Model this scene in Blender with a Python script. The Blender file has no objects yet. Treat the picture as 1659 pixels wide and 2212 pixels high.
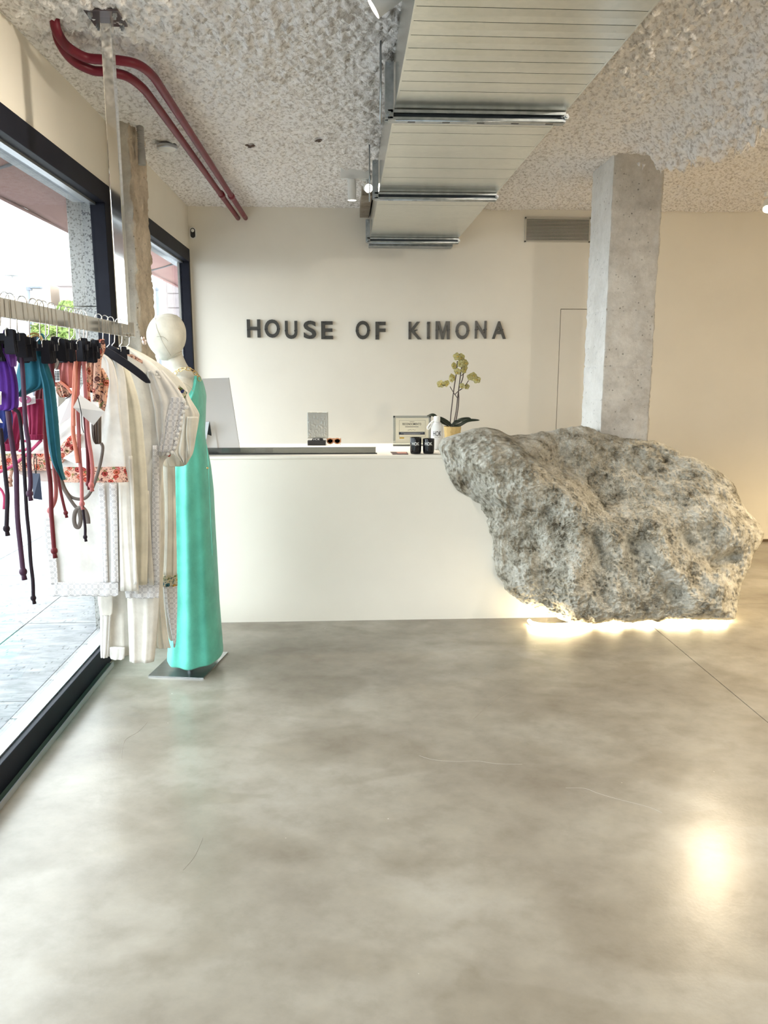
import bpy, bmesh, math, random
import numpy as np
from mathutils import Vector, Matrix, noise as mnoise
random.seed(7)
S = bpy.context.scene
C = S.collection
PI = math.pi

# ---------------------------------------------------------------- camera, sky, lights, exposure
CAM_H, PITCH, YAW, FPX = 1.5, math.radians(10.38), math.radians(2.81), 1661.0
cam = bpy.data.cameras.new('camera'); cam_o = bpy.data.objects.new('camera', cam); C.objects.link(cam_o)
cam_o.location = (0, 0, CAM_H); cam_o.rotation_euler = (PI/2 - PITCH, 0, -YAW)
cam.sensor_fit = 'HORIZONTAL'; cam.sensor_width = 36.0; cam.lens = 36.0*FPX/1659.0
cam.clip_start = 0.05; cam.clip_end = 500
S.camera = cam_o
S.view_settings.view_transform = 'Standard'; S.view_settings.look = 'None'
S.view_settings.gamma = 1.0; S.view_settings.use_curve_mapping = False
S.view_settings.exposure = 0.65
w = bpy.data.worlds.new('overcast_sky'); S.world = w; w.use_nodes = True
bg = w.node_tree.nodes['Background']; bg.inputs[0].default_value = (0.88, 0.945, 1.0, 1); bg.inputs[1].default_value = 6.0
SPOT_W = 225.0          # watts of one ceiling spot
LED_STRENGTH = 40.0
S.cycles.use_denoising = True
S.cycles.max_bounces = 10; S.cycles.diffuse_bounces = 6; S.cycles.glossy_bounces = 5
S.cycles.transparent_max_bounces = 16
S.cycles.sample_clamp_indirect = 8.0
S.cycles.caustics_reflective = False; S.cycles.caustics_refractive = False

# ---------------------------------------------------------------- construction helpers
_F = Vector((math.sin(YAW)*math.cos(PITCH), math.cos(YAW)*math.cos(PITCH), -math.sin(PITCH)))
_R = Vector((math.cos(YAW), -math.sin(YAW), 0)); _U = _R.cross(_F)
_C0 = Vector((0, 0, CAM_H))
def ray(px, py): return _F + _R*((px-829.5)/FPX) - _U*((py-1106.0)/FPX)
def at(px, py, Y):
    "photo pixel measured at a known distance Y into the room -> point"
    d = ray(px, py); return _C0 + d*(Y/d.y)
def atz(px, py, z):
    d = ray(px, py); return _C0 + d*((z-CAM_H)/d.z)
def atx(px, py, X):
    d = ray(px, py); return _C0 + d*(X/d.x)

def wloc(o):
    v = Vector((0, 0, 0))
    while o is not None:
        v += o.location; o = o.parent
    return v
def thing(name, label, cat, loc=(0,0,0), group=None):
    o = bpy.data.objects.new(name, None); C.objects.link(o); o.location = loc; o.empty_display_size = .05
    o['label'] = label; o['category'] = cat
    if group: o['group'] = group
    return o
def tag(o, label, cat, group=None):
    o['label'] = label; o['category'] = cat
    if group: o['group'] = group
    return o
def link(name, me, m, parent=None, smooth=False, kind=None):
    "mesh in world coordinates -> object under parent"
    if parent is not None: me.transform(Matrix.Translation(-wloc(parent)))
    if m is not None: me.materials.append(m)
    if smooth: me.polygons.foreach_set('use_smooth', [True]*len(me.polygons))
    o = bpy.data.objects.new(name, me); C.objects.link(o)
    if parent is not None: o.parent = parent
    if kind: o['kind'] = kind
    return o
def obj(name, bm, m, parent=None, smooth=False, kind=None):
    me = bpy.data.meshes.new(name); bmesh.ops.recalc_face_normals(bm, faces=bm.faces); bm.to_mesh(me); bm.free()
    return link(name, me, m, parent, smooth, kind)
def pyobj(name, v, f, m, parent=None, smooth=True, kind=None, uv=None):
    me = bpy.data.meshes.new(name); me.from_pydata([tuple(map(float, a)) for a in v], [], f)
    if uv is not None:
        L = me.uv_layers.new(name='UVMap')
        li = np.empty(len(me.loops), dtype=np.int32); me.loops.foreach_get('vertex_index', li)
        L.data.foreach_set('uv', np.asarray(uv, dtype=np.float32)[li].ravel())
    me.validate(); me.update()
    return link(name, me, m, parent, smooth, kind)
def copy_tree(o, d, parent=None):
    c = o.copy(); C.objects.link(c)
    if parent is None: c.location = Vector(o.location) + Vector(d)
    else: c.parent = parent
    for ch in list(o.children): copy_tree(ch, d, c)
    return c
def BM(): return bmesh.new()
def box(bm, a, b, bev=0.0, seg=2):
    x0, y0, z0 = a; x1, y1, z1 = b
    vs = [bm.verts.new(p) for p in ((x0,y0,z0),(x1,y0,z0),(x1,y1,z0),(x0,y1,z0),(x0,y0,z1),(x1,y0,z1),(x1,y1,z1),(x0,y1,z1))]
    fs = [bm.faces.new([vs[i] for i in q]) for q in ((0,3,2,1),(4,5,6,7),(0,1,5,4),(1,2,6,5),(2,3,7,6),(3,0,4,7))]
    if bev > 0:
        es = list({e for f in fs for e in f.edges})
        bmesh.ops.bevel(bm, geom=es, offset=bev, segments=seg, affect='EDGES', profile=.5)
    return vs
def hexa(bm, p8):
    vs = [bm.verts.new(p) for p in p8]
    for q in ((0,3,2,1),(4,5,6,7),(0,1,5,4),(1,2,6,5),(2,3,7,6),(3,0,4,7)): bm.faces.new([vs[i] for i in q])
    return vs
def cyl(bm, p0, p1, r, n=20, r2=None, caps=True):
    p0, p1 = Vector(p0), Vector(p1); d = (p1-p0); q = d.to_track_quat('Z', 'Y').to_matrix(); r2 = r if r2 is None else r2
    A = [bm.verts.new(p0 + q @ Vector((r*math.cos(2*PI*i/n), r*math.sin(2*PI*i/n), 0))) for i in range(n)]
    B = [bm.verts.new(p1 + q @ Vector((r2*math.cos(2*PI*i/n), r2*math.sin(2*PI*i/n), 0))) for i in range(n)]
    for i in range(n): bm.faces.new((A[i], A[(i+1)%n], B[(i+1)%n], B[i]))
    if caps: bm.faces.new(A[::-1]); bm.faces.new(B)
def tube(bm, pts, r, n=10, closed=False, flat=1.0, caps=True):
    pts = [Vector(p) for p in pts]; m = len(pts); rings = []
    up = Vector((0, -1, 0)); prev = None
    for i, p in enumerate(pts):
        if closed: t = (pts[(i+1)%m]-pts[i-1]).normalized()
        else: t = (pts[min(i+1,m-1)]-pts[max(i-1,0)]).normalized()
        a = prev if prev is not None else (up if abs(t.dot(up)) < .9 else Vector((1,0,0)))
        s = t.cross(a).normalized(); a = s.cross(t).normalized(); prev = a
        rr = r[i] if isinstance(r, (list, tuple)) else r
        rings.append([bm.verts.new(p + s*(rr*math.cos(2*PI*k/n)) + a*(rr*flat*math.sin(2*PI*k/n))) for k in range(n)])
    for i in range(m if closed else m-1):
        A, B = rings[i], rings[(i+1)%m]
        for k in range(n): bm.faces.new((A[k], A[(k+1)%n], B[(k+1)%n], B[k]))
    if not closed and caps: bm.faces.new(rings[0][::-1]); bm.faces.new(rings[-1])
def smoothpath(pts, k=6):
    P = [Vector(p) for p in pts]; out = []
    for i in range(len(P)-1):
        a, b, c, d = P[max(i-1,0)], P[i], P[i+1], P[min(i+2,len(P)-1)]
        for j in range(k):
            t = j/k
            out.append(.5*((2*b)+(-a+c)*t+(2*a-5*b+4*c-d)*t*t+(-a+3*b-3*c+d)*t**3))
    out.append(P[-1]); return out
def ball(bm, c, r, u=14, v=9, sc=(1,1,1), rot=None):
    M = Matrix.Translation(c) @ (rot.to_4x4() if rot is not None else Matrix.Identity(4)) @ Matrix.Diagonal((sc[0], sc[1], sc[2], 1))
    bmesh.ops.create_uvsphere(bm, u_segments=u, v_segments=v, radius=r, matrix=M)
def lathe(bm, c, prof, n=32):
    c = Vector(c); rings = []
    for r, z in prof:
        rings.append([bm.verts.new(c + Vector((r*math.cos(2*PI*k/n), r*math.sin(2*PI*k/n), z))) for k in range(n)])
    for A, B in zip(rings, rings[1:]):
        for k in range(n): bm.faces.new((A[k], A[(k+1)%n], B[(k+1)%n], B[k]))
    bm.faces.new(rings[0][::-1]); bm.faces.new(rings[-1])
def prism(bm, poly, axis, a, b):
    def P(u, v, t): return {'x': (t,u,v), 'y': (u,t,v), 'z': (u,v,t)}[axis]
    A = [bm.verts.new(P(u,v,a)) for u,v in poly]; B = [bm.verts.new(P(u,v,b)) for u,v in poly]; n = len(poly)
    for i in range(n): bm.faces.new((A[i], A[(i+1)%n], B[(i+1)%n], B[i]))
    bm.faces.new(A[::-1]); bm.faces.new(B)

def vnoise(x, y, z, seed=0):
    "vectorised value noise, about -1..1"
    xi, yi, zi = np.floor(x).astype(np.int64), np.floor(y).astype(np.int64), np.floor(z).astype(np.int64)
    xf, yf, zf = x-xi, y-yi, z-zi
    u, v, w_ = (t*t*t*(t*(t*6-15)+10) for t in (xf, yf, zf))
    def h(a, b, c):
        n = (a*374761393 + b*668265263 + c*2147483647 + seed*974634777) & 0xFFFFFFFF
        n = ((n ^ (n >> 13))*1274126177) & 0xFFFFFFFF
        n = ((n ^ (n >> 16))*2246822519) & 0xFFFFFFFF
        return ((n ^ (n >> 15)) & 0xFFFF)/32767.5 - 1.0
    def l(a, b, t): return a+(b-a)*t
    return l(l(l(h(xi,yi,zi),h(xi+1,yi,zi),u), l(h(xi,yi+1,zi),h(xi+1,yi+1,zi),u), v),
             l(l(h(xi,yi,zi+1),h(xi+1,yi,zi+1),u), l(h(xi,yi+1,zi+1),h(xi+1,yi+1,zi+1),u), v), w_)
def fbm(x, y, z, o=4, seed=0, gain=.5):
    t = 0; a = 1
    for i in range(o):
        t = t + a*vnoise(x, y, z, seed+i*17); x, y, z = x*2.03+.3, y*2.03+.7, z*2.03+.1; a *= gain
    return t

# ---------------------------------------------------------------- materials
def nodes(m): m.use_nodes = True; return m.node_tree, m.node_tree.nodes['Principled BSDF']
def mix(nt, f, a, b, t='MIX'):
    n = nt.nodes.new('ShaderNodeMix'); n.data_type = 'RGBA'; n.blend_type = t
    for i, v in ((0, f), (6, a), (7, b)):
        if hasattr(v, 'is_linked') or hasattr(v, 'links'): nt.links.new(v, n.inputs[i])
        elif i == 0: n.inputs[0].default_value = v
        else: n.inputs[i].default_value = (*v[:3], 1)
    return n.outputs[2]
def math_(nt, op, a, b=0.0, clamp=False):
    n = nt.nodes.new('ShaderNodeMath'); n.operation = op; n.use_clamp = clamp
    for i, v in ((0, a), (1, b)):
        if hasattr(v, 'links'): nt.links.new(v, n.inputs[i])
        else: n.inputs[i].default_value = v
    return n.outputs[0]
def coords(nt, kind='Object', scale=(1,1,1), rot=(0,0,0)):
    t = nt.nodes.new('ShaderNodeTexCoord'); mp = nt.nodes.new('ShaderNodeMapping')
    mp.inputs['Scale'].default_value = scale; mp.inputs['Rotation'].default_value = rot
    if kind == 'World':
        g = nt.nodes.new('ShaderNodeNewGeometry'); nt.links.new(g.outputs['Position'], mp.inputs[0])
    else: nt.links.new(t.outputs[kind], mp.inputs[0])
    return mp.outputs[0]
def tnoise(nt, co, sc, det=4, rough=.55, dist=0.0):
    n = nt.nodes.new('ShaderNodeTexNoise'); nt.links.new(co, n.inputs['Vector'])
    n.inputs['Scale'].default_value = sc; n.inputs['Detail'].default_value = det; n.inputs['Roughness'].default_value = rough
    n.inputs['Distortion'].default_value = dist
    return n.outputs[0]
def tvor(nt, co, sc, feat='F1'):
    n = nt.nodes.new('ShaderNodeTexVoronoi'); n.feature = feat; nt.links.new(co, n.inputs['Vector']); n.inputs['Scale'].default_value = sc
    return n
def ramp(nt, f, stops, interp='LINEAR'):
    n = nt.nodes.new('ShaderNodeValToRGB'); nt.links.new(f, n.inputs[0]); n.color_ramp.interpolation = interp
    e = n.color_ramp.elements
    while len(e) < len(stops): e.new(.5)
    for k, (p, c) in zip(e, stops): k.position = p; k.color = (*c[:3], 1) if len(c) >= 3 else (c[0],)*3+(1,)
    return n.outputs[0]
def bump(nt, b, hts, prev=None):
    last = prev
    for h, st, d in hts:
        n = nt.nodes.new('ShaderNodeBump'); nt.links.new(h, n.inputs['Height']); n.inputs['Strength'].default_value = st; n.inputs['Distance'].default_value = d
        if last is not None: nt.links.new(last, n.inputs['Normal'])
        last = n.outputs[0]
    nt.links.new(last, b.inputs['Normal'])
def mat(name, col, rough=.5, metal=0.0, spec=.5, sheen=0.0, emit=None, es=0.0):
    m = bpy.data.materials.new(name); nt, b = nodes(m)
    b.inputs['Base Color'].default_value = (*col, 1); b.inputs['Roughness'].default_value = rough; b.inputs['Metallic'].default_value = metal
    b.inputs['Specular IOR Level'].default_value = spec
    if sheen: b.inputs['Sheen Weight'].default_value = sheen
    if emit: b.inputs['Emission Color'].default_value = (*emit, 1); b.inputs['Emission Strength'].default_value = es
    return m
def mottled(name, c0, c1, sc=8, rough=.6, bumps=((60, .2, .002),), det=5, spec=.5, metal=0.0, lo=.35, hi=.65, kind='World', stretch=(1,1,1)):
    m = mat(name, c0, rough, metal, spec); nt, b = nodes(m); co = coords(nt, kind, stretch)
    nt.links.new(ramp(nt, tnoise(nt, co, sc, det), ((lo, c0), (hi, c1))), b.inputs['Base Color'])
    if bumps: bump(nt, b, [(tnoise(nt, co, s, 4, .6), st, d) for s, st, d in bumps])
    return m
def fabric(name, col, rough=.85, sheen=.3, weave=0.0, trans=0.0):
    m = mat(name, col, rough, 0, .2, sheen); nt, b = nodes(m); co = coords(nt, 'World')
    c2 = tuple(min(1, c*1.12+.01) for c in col); c3 = tuple(c*.86 for c in col)
    nt.links.new(ramp(nt, tnoise(nt, co, 14, 4), ((.3, c3), (.7, c2))), b.inputs['Base Color'])
    bump(nt, b, [(tnoise(nt, co, 30, 3), .25, .01), (tnoise(nt, co, 500, 2), .2, .001)])
    if trans:
        out = nt.nodes['Material Output']; tr = nt.nodes.new('ShaderNodeBsdfTranslucent'); tr.inputs[0].default_value = (*col, 1)
        mx = nt.nodes.new('ShaderNodeMixShader'); mx.inputs[0].default_value = trans
        nt.links.new(b.outputs[0], mx.inputs[1]); nt.links.new(tr.outputs[0], mx.inputs[2]); nt.links.new(mx.outputs[0], out.inputs[0])
    return m

M = {}
def wall_mat(name, c):
    m = mat(name, c, .7, 0, .3); nt, b = nodes(m); co = coords(nt, 'World')
    c0 = tuple(x*.96 for x in c); c1 = tuple(min(1, x*1.03) for x in c)
    nt.links.new(ramp(nt, tnoise(nt, co, 1.6, 6), ((.3, c0), (.7, c1))), b.inputs['Base Color'])
    bump(nt, b, [(tnoise(nt, co, 5, 4), .08, .02), (tnoise(nt, co, 160, 3), .06, .002)])
    return m
M['wall'] = wall_mat('plaster_wall', (.80, .755, .67))
M['counter'] = wall_mat('plaster_counter', (.80, .765, .69))
M['ceil'] = mottled('sprayed_ceiling', (.60, .555, .52), (.94, .91, .89), 52, .9, ((110, .7, .010), (260, .5, .003)), 6, .1, lo=.36, hi=.52)  # darker flecks put pit shading into the spray colour
def floor_mat():
    m = mat('polished_microcement', (.34, .31, .26), .3, 0, .38); nt, b = nodes(m); co = coords(nt, 'World', (1, 1.25, 1))
    a = ramp(nt, tnoise(nt, co, 1.15, 6, .56), ((.30, (.165, .140, .108)), (.5, (.245, .220, .180)), (.68, (.345, .323, .283))))
    a2 = mix(nt, ramp(nt, tnoise(nt, coords(nt, 'World', (1.2, 1.9, 1)), 1.3, 5, .55), ((.25, (0,)), (.8, (1,)))), a, (.33, .305, .26))
    a3 = mix(nt, .45, a, a2)
    fine = ramp(nt, tnoise(nt, coords(nt, 'World', (1, 1.15, 1), (0, 0, .5)), 7, 7, .66), ((.34, (.88, .87, .85)), (.5, (.99, .99, .99)), (.68, (1.08, 1.08, 1.07))))
    a3 = mix(nt, 1.0, a3, fine, 'MULTIPLY')
    sweep = ramp(nt, tnoise(nt, coords(nt, 'World', (.9, 1.5, 1), (0, 0, -.25)), 1.5, 3, .5, .6), ((.38, (.90, .885, .86)), (.46, (1.03, 1.03, 1.03)), (.60, (1, 1, 1)), (.625, (.93, .92, .90))))
    a3 = mix(nt, 1.0, a3, sweep, 'MULTIPLY')
    sp = tvor(nt, coords(nt, 'World'), 6.5).outputs['Distance']
    dots = ramp(nt, sp, ((.0, (1,)), (.014, (1,)), (.022, (0,))))
    gate = ramp(nt, tnoise(nt, co, 2.3, 3), ((.42, (0,)), (.62, (1,))))
    a4 = mix(nt, math_(nt, 'MULTIPLY', dots, gate), a3, (.62, .58, .5))
    nt.links.new(a4, b.inputs['Base Color'])
    b.inputs['Roughness'].default_value = .25
    bump(nt, b, [(tnoise(nt, co, 2.2, 3), .10, .02), (tnoise(nt, coords(nt, 'World'), 85, 3), .12, .002), (dots, .15, .002)])
    return m
M['floor'] = floor_mat()
M['floor_gap'] = mat('dark_joint_grout', (.05, .04, .03), .9)  # dark bed colour showing in the open floor joints
M['frame'] = mottled('dark_window_frame', (.006, .0065, .013), (.010, .011, .019), 6, .5, (), spec=.14)
M['alu'] = mat('aluminium_trim', (.55, .57, .6), .35, .9)
M['black'] = mat('black_plastic', (.010, .010, .013), .38)
M['flock'] = mat('black_flocked_plastic', (.008, .008, .014), .75, 0, .25, .1)
M['chrome'] = mat('polished_steel', (.80, .79, .77), .06, 1)
M['wire'] = mat('hanger_wire', (.62, .6, .57), .16, 1)
M['gold'] = mat('gold_metal', (.72, .52, .24), .22, 1)
M['red_pipe'] = mottled('dark_red_pipe_paint', (.135, .009, .020), (.170, .013, .026), 9, .42, (), spec=.3)
M['white_paint'] = mat('white_lacquer', (.82, .82, .80), .35)
M['rockmat'] = None
def galv():
    m = mat('galvanised_sheet', (.60, .60, .56), .3, .95); nt, b = nodes(m); co = coords(nt, 'World')
    v = tvor(nt, co, 60); c = ramp(nt, v.outputs['Color'], ((0, (.62, .63, .585)), (1, (.74, .745, .69))))
    st = ramp(nt, tnoise(nt, coords(nt, 'World', (1.5, 3, 1)), 2.2, 4, .55), ((.3, (.60, .61, .565)), (.62, (.76, .765, .71))))
    nt.links.new(mix(nt, .35, c, st), b.inputs['Base Color'])
    b.inputs['Roughness'].default_value = .25
    bump(nt, b, [(tnoise(nt, co, 3, 2), .06, .02)])
    return m
M['galv'] = galv()
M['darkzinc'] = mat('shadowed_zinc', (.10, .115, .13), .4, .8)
M['strut'] = mottled('zinc_strut', (.33, .36, .38), (.46, .49, .51), 30, .34, (), metal=.95)
def concrete(name, c0, c1, pits=(.07, .06, .05), sc=3.0, pit=.22):
    m = mat(name, c0, .9, 0, .2); nt, b = nodes(m); co = coords(nt, 'World')
    base = ramp(nt, tnoise(nt, co, sc, 9, .74), ((.34, c0), (.64, c1)))
    v = tvor(nt, co, 34).outputs['Distance']
    holes = ramp(nt, v, ((.0, (1,)), (pit, (0,))))
    gate = ramp(nt, tnoise(nt, co, 13, 5, .7), ((.48, (0,)), (.58, (1,))))
    h = math_(nt, 'MULTIPLY', holes, gate)
    fl = ramp(nt, tvor(nt, coords(nt, 'World', (1, 1, .55), (.3, .2, 0)), 46).outputs['Distance'], ((0, (1,)), (.16, (0,))))
    fg = ramp(nt, tnoise(nt, co, 8, 4, .7), ((.52, (0,)), (.6, (.8,))))
    base = mix(nt, math_(nt, 'MULTIPLY', fl, fg), base, (.88, .86, .82))
    nt.links.new(mix(nt, h, base, pits), b.inputs['Base Color'])
    bump(nt, b, [(tnoise(nt, co, 26, 8, .7), .7, .012), (math_(nt, 'SUBTRACT', 1.0, h), .6, .006)])
    return m
M['pillar'] = concrete('raw_concrete_pillar', (.36, .33, .295), (.66, .63, .585))
M['pillar_white'] = concrete('pale_concrete_face', (.76, .745, .71), (.90, .885, .86), (.22, .20, .18), 5)  # paler concrete colour for the pillar's left face
M['column_tan'] = concrete('tan_render', (.40, .33, .25), (.70, .60, .48), (.10, .07, .05), 6)
M['column'] = concrete('raw_concrete_column', (.42, .38, .33), (.70, .65, .57))
def granite():
    m = mat('speckled_granite', (.6, .6, .58), .35); nt, b = nodes(m); co = coords(nt, 'World')
    v = tvor(nt, co, 125); n = ramp(nt, v.outputs['Color'], ((.0, (.03, .03, .03)), (.24, (.06, .06, .06)), (.3, (.30, .30, .29)), (1, (.40, .40, .38))), 'CONSTANT')
    nt.links.new(mix(nt, .25, n, ramp(nt, tnoise(nt, co, 120, 3), ((.35, (.05, .05, .05)), (.6, (.42, .42, .40))))), b.inputs['Base Color'])
    return m
M['granite'] = granite()
def rock_mat():
    m = mat('sculpted_rock', (.4, .38, .34), .95, 0, .15); nt, b = nodes(m); co = coords(nt, 'World')
    base = ramp(nt, tnoise(nt, co, 9, 10, .76), ((.36, (.19, .168, .125)), (.47, (.56, .525, .44)), (.60, (.84, .815, .735))))
    v = tvor(nt, co, 70).outputs['Distance']; holes = ramp(nt, v, ((0, (1,)), (.2, (0,))))
    gate = ramp(nt, tnoise(nt, co, 22, 5, .7), ((.52, (0,)), (.62, (1,))))
    h = math_(nt, 'MULTIPLY', holes, gate)
    nt.links.new(mix(nt, h, base, (.06, .052, .04)), b.inputs['Base Color'])
    bump(nt, b, [(tnoise(nt, co, 34, 7, .7, .6), .8, .02), (tnoise(nt, co, 120, 4, .7), .55, .006), (math_(nt, 'SUBTRACT', 1.0, h), .6, .006)])
    return m
M['rock'] = rock_mat()
def thin_glass(name, tint=(1,1,1), rough=0.0):
    m = bpy.data.materials.new(name); m.use_nodes = True; nt = m.node_tree; nt.nodes.remove(nt.nodes['Principled BSDF'])
    out = nt.nodes['Material Output']; t = nt.nodes.new('ShaderNodeBsdfTransparent'); t.inputs[0].default_value = (*tint, 1)
    g = nt.nodes.new('ShaderNodeBsdfGlossy'); g.inputs['Roughness'].default_value = rough
    lw = nt.nodes.new('ShaderNodeLayerWeight'); mx = nt.nodes.new('ShaderNodeMixShader')
    fr = math_(nt, 'ADD', math_(nt, 'MULTIPLY', math_(nt, 'POWER', lw.outputs['Facing'], 5.0), .9), .04)
    nt.links.new(fr, mx.inputs[0]); nt.links.new(t.outputs[0], mx.inputs[1]); nt.links.new(g.outputs[0], mx.inputs[2]); nt.links.new(mx.outputs[0], out.inputs[0])
    return m
M['glass'] = thin_glass('window_glass', (.95, .97, .965))
M['smoke'] = thin_glass('smoked_acrylic', (.40, .41, .40))
M['acryl'] = thin_glass('clear_acrylic', (.80, .82, .80))
M['glass_green'] = mat('green_glass_edge', (.055, .085, .075), .12)
M['pave'] = mottled('travertine_paving', (.145, .15, .16), (.255, .26, .27), 9, .8, ((40, .5, .004),), stretch=(1, 3, 1))
def pitted(m, sc, st):
    nt, b = m.node_tree, m.node_tree.nodes['Principled BSDF']; src = b.inputs['Base Color'].links[0].from_socket
    v = ramp(nt, tvor(nt, coords(nt, 'World', st), sc).outputs['Distance'], ((0, (1,)), (.20, (1,)), (.30, (0,))))
    gt = ramp(nt, tnoise(nt, coords(nt, 'World', (1, 1.8, 1)), 5, 5, .7), ((.47, (0,)), (.56, (.8,))))
    nt.links.new(mix(nt, math_(nt, 'MULTIPLY', v, gt), src, (.045, .045, .05)), b.inputs['Base Color'])
pitted(M['pave'], 30, (1.6, .55, 1))
M['kerbstone'] = mottled('pale_stone_strip', (.22, .22, .215), (.30, .30, .295), 9, .75, ((40, .3, .004),))
pitted(M['kerbstone'], 40, (1, 1, 1))
M['asphalt'] = mottled('street_asphalt', (.14, .14, .145), (.18, .18, .185), 3, .9, ())
M['awning'] = mottled('dusty_pink_awning', (.26, .125, .115), (.33, .165, .15), 4, .8, (), stretch=(1, .2, 1))
M['soffit'] = mottled('pale_soffit', (.35, .37, .4), (.46, .48, .5), 20, .8, ())
for n, c in (('facade_peach', (.46, .36, .28)), ('facade_white', (.55, .55, .55)), ('facade_rose', (.34, .29, .29)), ('facade_cream', (.52, .47, .40)), ('facade_glass', (.16, .17, .20)), ('lamp_grey', (.16, .18, .22))):
    M[n] = mottled(n, tuple(x*.95 for x in c), c, 1.5, .8, ())
M['leafgreen'] = mottled('spring_leaves', (.13, .20, .03), (.24, .33, .08), 3, .7, ())
M['bark'] = mat('tree_bark', (.10, .08, .06), .9)
M['canvas'] = fabric('cream_mannequin_cloth', (.57, .55, .48), .8, .1)
M['seam'] = mat('dark_seam_thread', (.33, .30, .23), .9)
M['teal'] = fabric('teal_satin', (.10, .48, .39), .5, .2)
M['purple'] = fabric('purple_velvet', (.085, .018, .24), .8, .12)
M['violet'] = fabric('violet_velvet', (.16, .05, .33), .8, .12)
M['plum'] = fabric('plum_glitter', (.050, .016, .040), .5, .05)
M['darkplum'] = fabric('dark_plum_cord', (.012, .005, .011), .7, .05)
M['tealv'] = fabric('petrol_velvet', (.010, .105, .15), .8, .12)
M['royal'] = fabric('royal_blue_velvet', (.012, .022, .14), .8, .12)
M['crimson'] = fabric('crimson_velvet', (.22, .008, .048), .75, .12)
M['darkred'] = fabric('dark_red_mesh', (.07, .005, .010), .6, .08)
M['redcord'] = fabric('red_glitter_cord', (.11, .007, .012), .5, .08)
M['pinkcord'] = fabric('pink_cord', (.42, .04, .12), .6, .3)
M['salmon'] = fabric('salmon_velvet', (.50, .17, .155), .8, .12)
M['orange'] = fabric('coral_cord', (.60, .21, .14), .7, .12)
M['rose'] = fabric('rose_cord', (.47, .155, .15), .7, .12)
M['taupe'] = fabric('taupe_ribbon', (.12, .098, .085), .7, .1)
M['white_cloth'] = fabric('white_cotton', (.73, .715, .685), .85, .1, trans=.12)
M['cream_cloth'] = fabric('cream_linen', (.71, .68, .605), .85, .1, trans=.10)
M['linen'] = fabric('ecru_linen', (.69, .66, .60), .9, .1, trans=.08)
M['paper'] = mat('white_card', (.74, .73, .73), .6)
M['navy'] = mat('navy_card', (.022, .035, .072), .6)
M['ink'] = mat('black_ink', (.012, .012, .013), .6)
def floral(name, ground, reds, sc=40, vine=(.09, .03, .03)):
    m = mat(name, ground, .8, 0, .2, .1); nt, b = nodes(m); co = coords(nt, 'Object', (1, .12, 1))
    nz = nt.nodes.new('ShaderNodeTexNoise'); nz.inputs['Scale'].default_value = sc*.8; nt.links.new(co, nz.inputs['Vector'])
    wob = nt.nodes.new('ShaderNodeVectorMath'); wob.operation = 'SCALE'; wob.inputs['Scale'].default_value = .012; nt.links.new(nz.outputs['Color'], wob.inputs[0])
    ad = nt.nodes.new('ShaderNodeVectorMath'); ad.operation = 'ADD'; nt.links.new(co, ad.inputs[0]); nt.links.new(wob.outputs[0], ad.inputs[1])
    v = tvor(nt, ad.outputs[0], sc)
    ed = tvor(nt, ad.outputs[0], sc*1.0, 'DISTANCE_TO_EDGE').outputs['Distance']
    flower = ramp(nt, v.outputs['Distance'], ((0, (.42, .30, .05)), (.11, (.10, .015, .02)), (.17, (1, 1, 1)), (.30, (.10, .01, .02)), (.34, (1, 1, 1))), 'CONSTANT')
    pet = ramp(nt, v.outputs['Color'], tuple((i/len(reds), c) for i, c in enumerate(reds)), 'CONSTANT')
    f1 = mix(nt, 1.0, flower, pet, 'MULTIPLY')
    inside = ramp(nt, v.outputs['Distance'], ((.0, (0,)), (.40, (1,))), 'CONSTANT')
    g = mix(nt, ramp(nt, tnoise(nt, co, sc*1.7, 2, .5, 2.0), ((.0, (0,)), (.57, (1,)), (.66, (0,))), 'CONSTANT'), ground, vine)
    g = mix(nt, ramp(nt, tnoise(nt, co, sc*1.2, 1, .5, 1.0), ((.0, (0,)), (.66, (1,))), 'CONSTANT'), g, (.18, .20, .09))
    nt.links.new(mix(nt, inside, f1, g), b.inputs['Base Color'])
    return m
M['floral'] = floral('coral_floral_embroidery', (.66, .40, .31), ((.40, .06, .05), (.62, .16, .10), (.55, .13, .14), (.30, .22, .08), (.50, .08, .05)))
M['floral_multi'] = floral('multicolour_floral_embroidery', (.50, .45, .32), ((.40, .03, .04), (.04, .14, .18), (.50, .30, .06), (.03, .04, .16), (.14, .20, .07)), 46, (.03, .10, .12))
M['floral_print'] = floral('peach_floral_print', (.62, .36, .26), ((.45, .10, .07), (.60, .20, .14), (.14, .06, .05), (.40, .05, .05)), 34, (.05, .03, .04))
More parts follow.
